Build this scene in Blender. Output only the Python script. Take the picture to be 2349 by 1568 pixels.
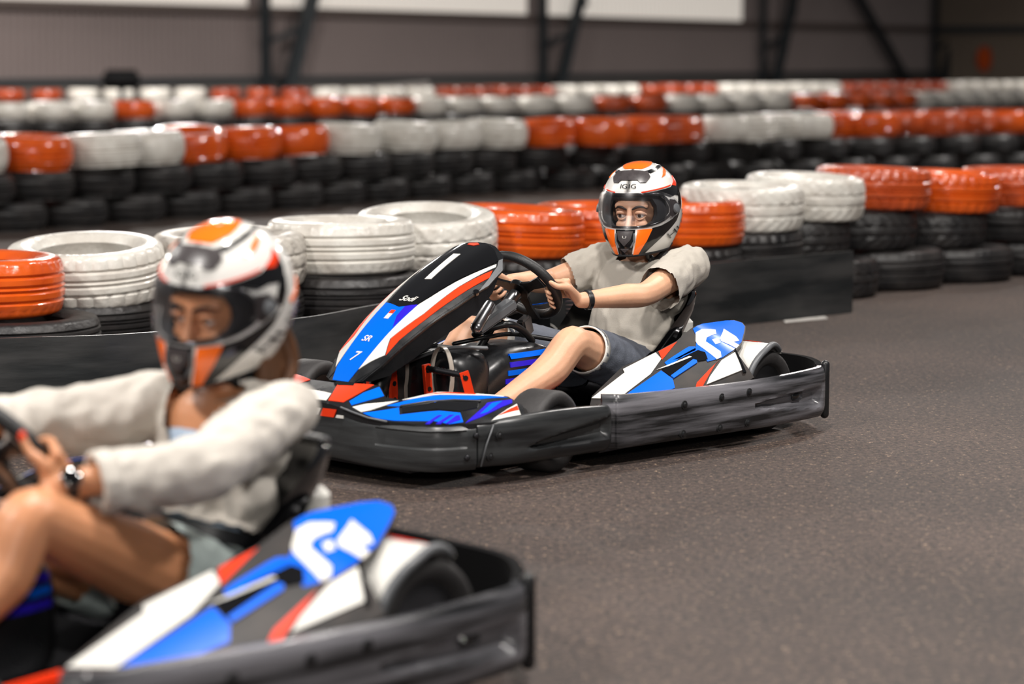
import bpy, bmesh, math, random
from mathutils import Vector, Matrix, Euler, noise
for o in list(bpy.data.objects): bpy.data.objects.remove(o, do_unlink=True)
R = math.radians; PI = math.pi
sc = bpy.context.scene; COL = sc.collection

# ------------------------------------------------------------------ camera
F = 5220.0; YH = 140.0; H = 1.15                     # focal length and horizon in pixels of 2349x1568, eye height
PITCH = math.atan((784 - YH) / F)
cam = bpy.data.objects.new('camera', bpy.data.cameras.new('camera')); COL.objects.link(cam)
cam.location = (0, 0, H); cam.rotation_euler = (PI/2 - PITCH, 0, 0)
cam.data.sensor_width = 36; cam.data.lens = F / 2349 * 36; cam.data.clip_end = 400
cam.data.dof.use_dof = True; cam.data.dof.focus_distance = 7.0; cam.data.dof.aperture_fstop = 2.0
sc.camera = cam
# ------------------------------------------------------------------ light
sc.view_settings.view_transform = 'Standard'; sc.view_settings.look = 'None'
sc.view_settings.gamma = 1; sc.view_settings.use_curve_mapping = False
sc.view_settings.exposure = 0.05
w = bpy.data.worlds.new('hall_light'); sc.world = w; w.use_nodes = True
w.node_tree.nodes['Background'].inputs[0].default_value = (.80, .80, .84, 1)
w.node_tree.nodes['Background'].inputs[1].default_value = .095
def hall_or_fill_lamp(x, y, z, size, power, aim=None, col=(1, .95, .90)):
    d = bpy.data.lights.new('hall_or_fill_lamp', 'AREA'); d.shape = 'DISK'; d.size = size; d.energy = power; d.color = col
    o = bpy.data.objects.new('hall_or_fill_lamp', d); COL.objects.link(o); o.location = (x, y, z)
    if aim: o.rotation_euler = (Vector(aim) - Vector((x, y, z))).to_track_quat('-Z', 'Y').to_euler()
hall_or_fill_lamp(-4.2, 1.2, 5.4, .7, 400, (-.2, 6.5, .4))
hall_or_fill_lamp(4.2, 4.5, 5.6, .6, 330, (.8, 8, .3))
hall_or_fill_lamp(.2, 4.6, 5.8, .6, 330)
hall_or_fill_lamp(1.2, -6, 3.6, .7, 290, (.3, 7, .5))  # added fill lamp behind the camera, brightens the face under the helmet brow
for x, y, p in ((-9, 9.5, 480), (3.5, 12.5, 360), (-3, 24, 650), (9, 22, 550), (-18, 31, 3000), (-6, 36, 1900), (6, 46, 1700), (18, 58, 1500)):  # the strong far-left one is an added wash to brighten the back wall
    hall_or_fill_lamp(x, y, 6.5, .9, p)

# ------------------------------------------------------------------ materials
def lin(c):
    f = lambda v: v/12.92 if v <= .04045 else ((v+.055)/1.055)**2.4
    return tuple(f(v/255) for v in c) + (1,)
def mat(name, rgb, rough=.5, metal=0, coat=0, var=0, vscale=8, bump=0, bscale=60, stretch=(1, 1, 1), rvar=0, rgb2=None, spec=.5, emit=0, sub=0):
    m = bpy.data.materials.new(name); m.use_nodes = True
    nt = m.node_tree; N = nt.nodes; L = nt.links; b = N['Principled BSDF']
    c = lin(rgb); b.inputs['Base Color'].default_value = c
    b.inputs['Roughness'].default_value = rough; b.inputs['Metallic'].default_value = metal
    b.inputs['Coat Weight'].default_value = coat; b.inputs['Coat Roughness'].default_value = .06
    b.inputs['Specular IOR Level'].default_value = spec
    if sub: b.inputs['Subsurface Weight'].default_value = sub; b.inputs['Subsurface Radius'].default_value = (.012, .004, .002); b.inputs['Subsurface Scale'].default_value = 1
    if emit: b.inputs['Emission Color'].default_value = c; b.inputs['Emission Strength'].default_value = emit
    if var or bump or rvar or rgb2:
        tc = N.new('ShaderNodeTexCoord'); mp = N.new('ShaderNodeMapping'); mp.inputs['Scale'].default_value = stretch
        L.new(tc.outputs['Object'], mp.inputs['Vector'])
        def nz(scale, detail=6):
            n = N.new('ShaderNodeTexNoise'); n.inputs['Scale'].default_value = scale; n.inputs['Detail'].default_value = detail
            L.new(mp.outputs['Vector'], n.inputs['Vector']); return n
        if var or rgb2:
            n = nz(vscale); mx = N.new('ShaderNodeMix'); mx.data_type = 'RGBA'
            r = N.new('ShaderNodeValToRGB'); r.color_ramp.elements[0].position = .38; r.color_ramp.elements[1].position = .66
            L.new(n.outputs['Fac'], r.inputs['Fac']); L.new(r.outputs['Color'], mx.inputs['Factor'])
            mx.inputs[6].default_value = c
            mx.inputs[7].default_value = lin(rgb2) if rgb2 else tuple(v*(1-var) for v in c[:3]) + (1,)
            L.new(mx.outputs[2], b.inputs['Base Color'])
        if rvar:
            n = nz(vscale*1.7); mr = N.new('ShaderNodeMapRange')
            mr.inputs['From Min'].default_value = .3; mr.inputs['From Max'].default_value = .7
            mr.inputs['To Min'].default_value = max(.03, rough-rvar); mr.inputs['To Max'].default_value = min(1, rough+rvar)
            L.new(n.outputs['Fac'], mr.inputs['Value']); L.new(mr.outputs[0], b.inputs['Roughness'])
        if bump:
            n = nz(bscale, 4); bp = N.new('ShaderNodeBump'); bp.inputs['Strength'].default_value = bump; bp.inputs['Distance'].default_value = .01
            L.new(n.outputs['Fac'], bp.inputs['Height']); L.new(bp.outputs['Normal'], b.inputs['Normal'])
    return m
MT = {}
MT['black'] = mat('black_plastic', (22, 23, 25), .33, bump=.05, bscale=30, rvar=.12)
MT['bumper'] = mat('scuffed_bumper', (22, 23, 25), .27, stretch=(1, 1, 14), rgb2=(116, 115, 120), vscale=2.6, rvar=.14, bump=.10, bscale=8)
MT['bumper_dark'] = mat('scuffed_front_bumper', (19, 20, 22), .36, stretch=(1, 1, 10), rgb2=(58, 60, 61), vscale=2.2, rvar=.13, bump=.10, bscale=8)
MT['blue'] = mat('blue_paint', (0, 98, 226), .22, spec=.16, var=.12, vscale=3)
MT['violet'] = mat('violet_paint', (44, 30, 186), .22, spec=.16)
MT['red'] = mat('red_paint', (222, 58, 26), .22, spec=.2)
MT['white'] = mat('white_paint', (212, 210, 204), .22, spec=.4, var=.06, vscale=5)
MT['podblack'] = mat('pod_black', (30, 27, 26), .42, spec=.18, rgb2=(46, 40, 37), vscale=14)
MT['boxblack'] = mat('matt_black', (9, 9, 10), .9, spec=.1)
MT['gloss'] = mat('black_gloss', (10, 10, 12), .08, coat=1)
MT['metal'] = mat('steel', (150, 150, 152), .28, metal=1)
MT['darkmetal'] = mat('dark_steel', (60, 60, 63), .38, metal=.9)
MT['slick'] = mat('slick_rubber', (46, 44, 44), .62, bump=.1, bscale=90, var=.25, vscale=12)
MT['grip'] = mat('wheel_rubber', (26, 26, 27), .5, bump=.1, bscale=200)
MT['grey'] = mat('grey_plastic', (92, 94, 97), .42)
MT['strap'] = mat('clear_strap', (168, 160, 150), .3)
MT['rubber'] = mat('tyre_rubber', (28, 27, 28), .46, bump=.25, bscale=55, rgb2=(44, 41, 40), vscale=7, rvar=.1)
MT['tyre_orange'] = mat('orange_tyre_paint', (212, 88, 24), .24, bump=.18, bscale=30, rgb2=(188, 70, 18), vscale=6, coat=.3, rvar=.08)
MT['tyre_orange_dull'] = mat('dull_orange_tyre_paint', (190, 80, 36), .28, bump=.18, bscale=30, rgb2=(162, 64, 30), vscale=6, coat=.25, rvar=.08)
MT['tyre_red'] = mat('dark_orange_tyre_paint', (160, 62, 20), .3, rgb2=(132, 44, 14), vscale=6, coat=.2)
MT['tyre_white'] = mat('white_tyre_paint', (216, 213, 205), .32, bump=.3, bscale=48, rgb2=(190, 184, 175), vscale=8, coat=.15, rvar=.1)
MT['tyre_dirty'] = mat('dirty_white_tyre_paint', (196, 190, 180), .45, bump=.35, bscale=48, rgb2=(140, 133, 126), vscale=10)
MT['belt'] = mat('barrier_belt', (20, 24, 26), .38, stretch=(.5, .5, 3), rgb2=(56, 56, 56), vscale=4, bump=.12, bscale=9, rvar=.12)
MT['skin'] = mat('skin', (216, 166, 134), .5, var=.14, vscale=14, bump=.06, bscale=160, sub=.12)
MT['skin_tan'] = mat('tanned_skin', (204, 142, 102), .42, var=.12, vscale=10, sub=.12)
MT['eye'] = mat('eye_white', (226, 218, 212), .2)
MT['iris'] = mat('iris_brown', (52, 34, 24), .15)
MT['brow'] = mat('dark_hair', (38, 26, 20), .6)
MT['hair'] = mat('brown_hair', (98, 64, 40), .5, stretch=(1, 1, .15), var=.4, vscale=60)
MT['tee'] = mat('grey_tee', (172, 166, 156), .85, bump=.15, bscale=260)
MT['blouse'] = mat('white_linen', (192, 186, 177), .85, bump=.15, bscale=200)
MT['shorts'] = mat('grey_shorts', (92, 97, 108), .85, var=.15, vscale=30, bump=.2, bscale=220)
MT['denim'] = mat('pale_denim', (160, 172, 170), .85, var=.12, vscale=24, bump=.2, bscale=220)
MT['lace'] = mat('blue_camisole', (178, 198, 220), .8)
MT['nail'] = mat('orange_nail', (236, 74, 40), .2)
MT['hwhite'] = mat('helmet_white', (220, 218, 213), .16, coat=.7)
MT['hblack'] = mat('helmet_black', (16, 16, 18), .18, coat=.6)
MT['hgrey'] = mat('helmet_grey', (66, 61, 62), .32, var=.3, vscale=70)
MT['horange'] = mat('helmet_orange', (246, 108, 18), .2, coat=.6)
MT['liner'] = mat('helmet_liner', (24, 25, 28), .8)
def visor_mat():
    m = bpy.data.materials.new('clear_visor'); m.use_nodes = True; nt = m.node_tree; N = nt.nodes; L = nt.links
    for n in list(N): N.remove(n)
    o = N.new('ShaderNodeOutputMaterial'); mx = N.new('ShaderNodeMixShader'); t = N.new('ShaderNodeBsdfTransparent'); g = N.new('ShaderNodeBsdfGlossy')
    t.inputs[0].default_value = (.97, .97, .98, 1); g.inputs['Roughness'].default_value = .28; g.inputs[0].default_value = (1, 1, 1, 1)
    fr = N.new('ShaderNodeFresnel'); fr.inputs[0].default_value = 1.45
    ml = N.new('ShaderNodeMath'); ml.operation = 'MULTIPLY'; ml.inputs[1].default_value = .3; L.new(fr.outputs[0], ml.inputs[0]); L.new(ml.outputs[0], mx.inputs[0]); L.new(t.outputs[0], mx.inputs[1]); L.new(g.outputs[0], mx.inputs[2]); L.new(mx.outputs[0], o.inputs[0]); return m
MT['visor'] = visor_mat()
def floor_mat():
    m = bpy.data.materials.new('asphalt'); m.use_nodes = True; nt = m.node_tree; N = nt.nodes; L = nt.links; b = N['Principled BSDF']
    tc = N.new('ShaderNodeTexCoord')
    def nz(s, d=3, rough=.6):
        n = N.new('ShaderNodeTexNoise'); n.inputs['Scale'].default_value = s; n.inputs['Detail'].default_value = d; n.inputs['Roughness'].default_value = rough
        L.new(tc.outputs['Object'], n.inputs['Vector']); return n
    def ramp(n, a, ca, z, cz):
        r = N.new('ShaderNodeValToRGB'); e = r.color_ramp.elements
        e[0].position = a; e[0].color = ca; e[1].position = z; e[1].color = cz; L.new(n.outputs[0], r.inputs[0]); return r
    big = ramp(nz(.8, 5), .36, lin((50, 41, 38)), .66, lin((69, 57, 52)))
    v = N.new('ShaderNodeTexVoronoi'); v.inputs['Scale'].default_value = 120; L.new(tc.outputs['Object'], v.inputs['Vector'])
    speck = ramp(v, .10, (1, 1, 1, 1), .42, (0, 0, 0, 1))
    gate = ramp(nz(40, 3), .50, (0, 0, 0, 1), .72, (.85, .85, .85, 1))
    mul = N.new('ShaderNodeMath'); mul.operation = 'MULTIPLY'; L.new(speck.outputs[0], mul.inputs[0]); L.new(gate.outputs[0], mul.inputs[1])
    mx = N.new('ShaderNodeMix'); mx.data_type = 'RGBA'; L.new(mul.outputs[0], mx.inputs['Factor']); L.new(big.outputs[0], mx.inputs[6]); mx.inputs[7].default_value = lin((200, 174, 146))
    fine = ramp(nz(62, 5, .8), .40, (.20, .19, .19, 1), .60, (1.62, 1.55, 1.46, 1))
    mm = N.new('ShaderNodeMix'); mm.data_type = 'RGBA'; mm.blend_type = 'MULTIPLY'; mm.inputs['Factor'].default_value = 1
    L.new(mx.outputs[2], mm.inputs[6]); L.new(fine.outputs[0], mm.inputs[7]); L.new(mm.outputs[2], b.inputs['Base Color'])
    b.inputs['Roughness'].default_value = .72
    bp = N.new('ShaderNodeBump'); bp.inputs['Strength'].default_value = .5; bp.inputs['Distance'].default_value = .006
    L.new(nz(170, 3).outputs[0], bp.inputs['Height']); L.new(bp.outputs[0], b.inputs['Normal']); return m
MT['floor'] = floor_mat()
MT['wall'] = mat('taupe_cladding', (136, 123, 120), .5, var=.1, vscale=.3)
MT['wall_side'] = mat('brown_cladding', (122, 108, 94), .6, var=.15, vscale=.4)
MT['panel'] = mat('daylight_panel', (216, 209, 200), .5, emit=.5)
MT['girt'] = mat('brown_girt', (92, 80, 75), .6)
MT['steel'] = mat('painted_steel', (40, 46, 50), .5)
MT['plinth'] = mat('concrete_plinth', (104, 98, 94), .8, var=.15, vscale=1)
MT['pale'] = mat('pale_board', (112, 106, 103), .6)
MT['pale_streak'] = mat('mottled_pale', (190, 186, 180), .6, var=.5, vscale=20)

# ------------------------------------------------------------------ mesh helpers
def tag(o, label=None, cat=None, group=None, kind=None):
    if label: o['label'] = label
    if cat: o['category'] = cat
    if group: o['group'] = group
    if kind: o['kind'] = kind
    return o
def link(name, me, m, parent=None, smooth=True):
    o = bpy.data.objects.new(name, me); COL.objects.link(o)
    if m is not None and not me.materials: me.materials.append(MT[m] if isinstance(m, str) else m)
    if smooth:
        for p in me.polygons: p.use_smooth = True
    if parent: o.parent = parent
    return o
def empty(name, loc=(0, 0, 0), rz=0):
    o = bpy.data.objects.new(name, None); COL.objects.link(o); o.location = loc; o.rotation_euler = (0, 0, rz); o.empty_display_size = .1; return o
def fin(bm, name, m, parent=None, smooth=True, sharp=None, weld=0):
    if weld: bmesh.ops.remove_doubles(bm, verts=bm.verts, dist=weld)
    bmesh.ops.recalc_face_normals(bm, faces=bm.faces)
    if sharp:
        for e in bm.edges:
            if len(e.link_faces) == 2 and e.calc_face_angle(0) > R(sharp): e.smooth = False
    me = bpy.data.meshes.new(name); bm.to_mesh(me); bm.free()
    return link(name, me, m, parent, smooth)
def rings(bm, rs, closed=True, cap=True):
    V = [[bm.verts.new(p) for p in r] for r in rs]; n = len(V[0])
    for a, b in zip(V[:-1], V[1:]):
        for i in range(n if closed else n-1):
            j = (i+1) % n
            try: bm.faces.new((a[i], a[j], b[j], b[i]))
            except ValueError: pass
    if cap and closed:
        bm.faces.new(V[0][::-1]); bm.faces.new(V[-1])
    return V
def frames(pts):
    P = [Vector(p) for p in pts]; T = []
    for i in range(len(P)):
        T.append((P[min(i+1, len(P)-1)] - P[max(i-1, 0)]).normalized())
    u = T[0].orthogonal().normalized(); out = []
    for p, t in zip(P, T):
        u = (u - t*u.dot(t)).normalized(); out.append((p, t, u, t.cross(u)))
    return out
def tube(bm, pts, rad, seg=12, round_ends=False):
    fr = frames(pts); rs = []
    rad = rad if isinstance(rad, (list, tuple)) else [rad]*len(pts)
    def ring(p, u, v, r): return [p + (u*math.cos(2*PI*k/seg) + v*math.sin(2*PI*k/seg))*r for k in range(seg)]
    if round_ends:
        p, t, u, v = fr[0]
        for a in (80, 60, 40, 20): rs.append(ring(p - t*rad[0]*math.sin(R(a)), u, v, rad[0]*math.cos(R(a))))
    for (p, t, u, v), r in zip(fr, rad): rs.append(ring(p, u, v, r))
    if round_ends:
        p, t, u, v = fr[-1]
        for a in (20, 40, 60, 80): rs.append(ring(p + t*rad[-1]*math.sin(R(a)), u, v, rad[-1]*math.cos(R(a))))
    rings(bm, rs)
def spline(pts, n=8):
    P = [Vector(p) for p in pts]; out = []
    for i in range(len(P)-1):
        a, b, c, d = P[max(i-1, 0)], P[i], P[i+1], P[min(i+2, len(P)-1)]
        for k in range(n):
            t = k/n; out.append(.5*((2*b) + (c-a)*t + (2*a-5*b+4*c-d)*t*t + (3*b-a-3*c+d)*t**3))
    out.append(P[-1]); return out
def limb(bm, pts, rad, n=6, seg=14):
    S = spline(pts, n); m = len(S)-1; rr = []
    for i in range(len(S)):
        f = i/n; k = min(int(f), len(rad)-2); rr.append(rad[k] + (rad[k+1]-rad[k])*(f-k))
    tube(bm, S, rr, seg, True)
def ellip(bm, c, r, rot=None, seg=20):
    M = Matrix.Translation(c) @ (rot.to_matrix().to_4x4() if rot else Matrix()) @ Matrix.Diagonal((*r, 1))
    bmesh.ops.create_uvsphere(bm, u_segments=seg, v_segments=seg//2+2, radius=1, matrix=M)
def box(bm, c, d, rot=None, bev=0):
    M = Matrix.Translation(c) @ (rot.to_matrix().to_4x4() if rot else Matrix()) @ Matrix.Diagonal((*d, 1))
    r = bmesh.ops.create_cube(bm, size=1, matrix=M)
    if bev:
        es = list({e for v in r['verts'] for e in v.link_edges})
        bmesh.ops.bevel(bm, geom=es, offset=bev, segments=2, affect='EDGES', clamp_overlap=True)
def cyl(bm, a, b, r, seg=16): tube(bm, [a, b], r, seg)
def panel(name, poly, fmap, step, m, parent=None, h0=0.0, h1=.0015, weld=0, smooth=True):
    """a plate: 2-D outline cut along a grid, mapped onto a surface, with thickness h0..h1"""
    bm = bmesh.new(); bm.faces.new([bm.verts.new((x, y, 0)) for x, y in poly])
    st = step if isinstance(step, tuple) else (step, step)
    for ax in (0, 1):
        lo = min(p[ax] for p in poly); hi = max(p[ax] for p in poly); k = math.floor(lo/st[ax])+1
        while k*st[ax] < hi - 1e-6:
            co = [0, 0, 0]; no = [0, 0, 0]; co[ax] = k*st[ax]; no[ax] = 1
            bmesh.ops.bisect_plane(bm, geom=bm.verts[:]+bm.edges[:]+bm.faces[:], plane_co=co, plane_no=no, dist=1e-7); k += 1
    vs = list(bm.verts); idx = {v: i for i, v in enumerate(vs)}; n = len(vs)
    fs = [[idx[v] for v in f.verts] for f in bm.faces]
    bnd = [(idx[e.verts[0]], idx[e.verts[1]]) for e in bm.edges if len(e.link_faces) == 1]
    uv = [(v.co.x, v.co.y) for v in vs]; bm.free()
    out = bmesh.new()
    top = [out.verts.new(fmap(x, y, h1)) for x, y in uv]; bot = [out.verts.new(fmap(x, y, h0)) for x, y in uv]
    def nf(l):
        try: out.faces.new(l)
        except ValueError: pass
    for f in fs: nf([top[i] for i in f]); nf([bot[i] for i in reversed(f)])
    for a, b in bnd: nf((top[a], top[b], bot[b], bot[a]))
    return fin(out, name, m, parent, smooth, sharp=40, weld=weld)
def text_on(name, s, fmap, org, size, ang, m, parent, h1=.0016, shear=0, sx=1):
    cu = bpy.data.curves.new(name, 'FONT'); cu.body = s; cu.size = size; cu.shear = shear; cu.align_x = 'CENTER'; cu.align_y = 'CENTER'
    cu.offset = .0006
    ob = bpy.data.objects.new('tmp', cu); COL.objects.link(ob)
    dg = bpy.context.evaluated_depsgraph_get(); me = bpy.data.meshes.new_from_object(ob.evaluated_get(dg))
    bpy.data.objects.remove(ob, do_unlink=True); bpy.data.curves.remove(cu)
    c, q = math.cos(ang), math.sin(ang)
    for v in me.vertices:
        x, y = v.co.x*sx, v.co.y
        v.co = Vector(fmap(org[0]+x*c-y*q, org[1]+x*q+y*c, h1))
    me.name = name; me.materials.clear()
    return link(name, me, m, parent, False)
def remesh(bm, vox, smooth=6, fac=.5):
    bmesh.ops.recalc_face_normals(bm, faces=bm.faces)
    me = bpy.data.meshes.new('tmp'); bm.to_mesh(me); bm.free()
    ob = bpy.data.objects.new('tmp', me); COL.objects.link(ob)
    md = ob.modifiers.new('r', 'REMESH'); md.mode = 'VOXEL'; md.voxel_size = vox; md.use_smooth_shade = True
    if smooth:
        sm = ob.modifiers.new('s', 'SMOOTH'); sm.iterations = smooth; sm.factor = fac
    dg = bpy.context.evaluated_depsgraph_get(); out = bpy.data.meshes.new_from_object(ob.evaluated_get(dg))
    bpy.data.objects.remove(ob, do_unlink=True); bpy.data.meshes.remove(me); return out
def copy_tree(o, parent=None):
    c = o.copy(); COL.objects.link(c); c.parent = parent
    for ch in list(o.children): copy_tree(ch, c)
    return c
def ray(px, py):
    cp, sp = math.cos(PITCH), math.sin(PITCH)
    return Vector((1, 0, 0))*((px-1174.5)/F) + Vector((0, sp, cp))*((784-py)/F) + Vector((0, cp, -sp))
def at_depth(px, py, Y): r = ray(px, py); return Vector((0, 0, H)) + r*(Y/r.y)
def at_z(px, py, z): r = ray(px, py); return Vector((0, 0, H)) + r*((z-H)/r.z)
WORDS = ['', 'first', 'second', 'third', 'fourth', 'fifth', 'sixth', 'seventh', 'eighth', 'ninth', 'tenth', 'eleventh', 'twelfth', 'thirteenth', 'fourteenth', 'fifteenth', 'sixteenth', 'seventeenth', 'eighteenth', 'nineteenth', 'twentieth']
def nth(n):
    if n <= 20: return WORDS[n]
    t = {2: 'twenty', 3: 'thirty', 4: 'forty', 5: 'fifty', 6: 'sixty'}[n//10]
    return t + '-' + WORDS[n % 10] if n % 10 else {'twenty': 'twentieth', 'thirty': 'thirtieth', 'forty': 'fortieth', 'fifty': 'fiftieth', 'sixty': 'sixtieth'}[t]

# ------------------------------------------------------------------ the hall
bm = bmesh.new(); bmesh.ops.create_grid(bm, x_segments=4, y_segments=4, size=70, matrix=Matrix.Translation((6, 45, 0)))
tag(fin(bm, 'floor', 'floor', smooth=False), kind='structure')
W0 = Vector((-10.3, 45.8, 0)); WD = Vector((25.23, 37.1, 0)).normalized(); WN = Vector((WD.y, -WD.x, 0))   # wall line, direction, normal into the hall
def wl(t, z, off=0): return W0 + WD*t + WN*off + Vector((0, 0, z))
def corrugated(name, m, t0, t1, z0, z1, off, pitch=.20, depth=.05, base=None, dirv=None, nrm=None):
    base = base or W0; dirv = dirv or WD; nrm = nrm or WN
    bm = bmesh.new(); pr = []; n = int((t1-t0)/pitch)
    for i in range(n):
        for f, d in ((0, 0), (.42, 0), (.55, 1), (.87, 1)): pr.append((t0+(i+f)*pitch, d*depth))
    a = [[base+dirv*t+nrm*(off+d)+Vector((0, 0, z)) for t, d in pr] for z in (z0, z1)]
    b = [[base+dirv*t+nrm*(off-.08)+Vector((0, 0, z)) for t, d in ((pr[0][0], 0), (pr[-1][0], 0))] for z in (z0, z1)]
    rings(bm, a, closed=False); V = rings(bm, b, closed=False)
    return fin(bm, name, m, None, False)
TEND = 45.8
tag(corrugated('wall_back', 'wall', -22, TEND, 0, 9, 0), kind='structure')
C0 = W0 + WD*TEND
tag(corrugated('wall_right', 'wall_side', 0, 40, 0, 9, 0, pitch=.4, depth=.05, base=C0, dirv=WN, nrm=-WD), kind='structure')
def wall_bar(bm, t0, t1, z0, z1, o0, o1):
    rings(bm, [[wl(t, z0, o0), wl(t, z1, o0), wl(t, z1, o1), wl(t, z0, o1)] for t in (t0, t1)])
colT = [7.85, 19.3, 31.8, 44.9]
for i, (a, b) in enumerate(((-21, 7.6), (8.1, 19.0), (19.6, 31.0))):
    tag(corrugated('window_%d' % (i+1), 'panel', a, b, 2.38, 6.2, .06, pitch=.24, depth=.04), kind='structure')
bm = bmesh.new(); wall_bar(bm, -22, TEND, 2.2, 2.38, .05, .22)
tag(fin(bm, 'trim_1', 'girt', smooth=False), kind='structure')
bm = bmesh.new(); wall_bar(bm, -22, TEND, .66, .80, .05, .24)
tag(fin(bm, 'trim_2', 'steel', smooth=False), kind='structure')
bm = bmesh.new(); wall_bar(bm, -22, TEND, 0, .66, .05, .20)
tag(fin(bm, 'trim_3', 'plinth', smooth=False), kind='structure')
bm = bmesh.new(); rings(bm, [[C0 + WN*t + WD*-o + Vector((0, 0, z)) for o, z in ((.06, 2.15), (.22, 2.15), (.22, 2.4), (.06, 2.4))] for t in (0, 40)])
tag(fin(bm, 'trim_4', 'steel', smooth=False), kind='structure')
names = ['dark steel column with a raking brace at the left of the back wall', 'dark steel column with a raking brace behind the helmeted driver, middle of back wall',
         'dark steel column with a raking brace where the white wall panels end', 'dark steel corner column at the right end of the back wall']
def bar(bm, a, b, wd, dp):
    a, b = Vector(a), Vector(b); t = (b-a).normalized(); s = t.cross(WN).normalized()*wd/2; q = s.cross(t).normalized()*dp/2
    rings(bm, [[p-s-q, p+s-q, p+s+q, p-s+q] for p in (a, b)])
for i, t in enumerate(colT):
    e = empty('steel_column', wl(t, 0, .35), 0)
    tag(e, names[i], 'column', 'steel columns of the back wall')
    def P(tt, z, off): return wl(t+tt, z, off) - e.location
    bm = bmesh.new(); bar(bm, P(0, 0, .35), P(0, 9, .35), .05, .12); bar(bm, P(-.10, 0, .35), P(-.10, 9, .35), .03, .14); bar(bm, P(.10, 0, .35), P(.10, 9, .35), .03, .14)
    fin(bm, 'post', 'steel', e, False)
    bm = bmesh.new(); bar(bm, P(.45, .1, .5), P(3.3, 6.8, .5), .34, .16); fin(bm, 'raking_leg', 'steel', e, False)
    bm = bmesh.new(); bar(bm, P(.1, 1.62, .42), P(1.35, 1.95, .45), .10, .1); fin(bm, 'tie_bar', 'steel', e, False)
    if i in (1, 2):
        bm = bmesh.new(); bar(bm, P(1.9, 2.65, .5), P(.6, 4.6, .5), .14, .1); fin(bm, 'upper_tie', 'steel', e, False)
b = bmesh.new(); bar(b, wl(36.4, 4.6, .5), wl(42.8, .1, .5), .30, .16)
tag(fin(b, 'cross_brace', 'steel', smooth=False), 'dark diagonal steel brace running down towards the corner column', 'brace')
# small things by the walls
p = at_depth(278, 181, 41)
e = empty('equipment_box', (p.x, p.y, 0)); tag(e, 'small black box on a stand above the far left tyres', 'box')
bm = bmesh.new(); box(bm, (0, 0, p.z-.02), (.62, .4, .32), bev=.05); fin(bm, 'housing', 'boxblack', e)
bm = bmesh.new(); cyl(bm, (0, 0, 0), (0, 0, p.z-.1), .05); box(bm, (0, 0, .02), (.5, .4, .04)); fin(bm, 'stand', 'steel', e, sharp=30)
bm = bmesh.new(); box(bm, (0, 0, p.z+.15), (.5, .34, .03), bev=.01); fin(bm, 'lid', 'boxblack', e)
p = at_depth(2258, 135, 74)
e = empty('wall_sign', p); tag(e, 'small orange oval sign on the dark right wall', 'sign')
q = C0 + WN*4.2; sgn = Vector((q.x, q.y, p.z)); 
# put it on the right wall where its sight line meets that wall
rr = ray(2258, 135); cc = Vector((0, 0, H)); den = rr.dot(-WD); tt = (C0 + -WD*.11 - cc).dot(-WD)/den; e.location = cc + rr*tt
bm = bmesh.new(); tube(bm, [WD*-.0, WD*-.03], .30, 28); 
for v in bm.verts: v.co.z *= 1.55
fin(bm, 'oval_plate', 'tyre_orange_dull', e, sharp=30)
bm = bmesh.new(); tube(bm, [WD*-.031, WD*-.04], .2, 28)
for v in bm.verts: v.co.z *= 1.55
fin(bm, 'inner_face', 'tyre_orange', e, sharp=30)
# pale board leaning up behind the third wall
a = at_depth(735, 208, 44.5); c = at_depth(985, 185, 44.5)
bm = bmesh.new(); d = Vector((0, .05, 0))
rings(bm, [[Vector((q.x, q.y, 0)), Vector((q.x, q.y, q.z)), Vector((q.x, q.y, q.z))+d, Vector((q.x, q.y, 0))+d] for q in (a, a.lerp(c, .5), c)])
tag(fin(bm, 'board_fence', 'pale', smooth=False), 'pale grey sloping board behind the far tyres, left of centre', 'board')

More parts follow.
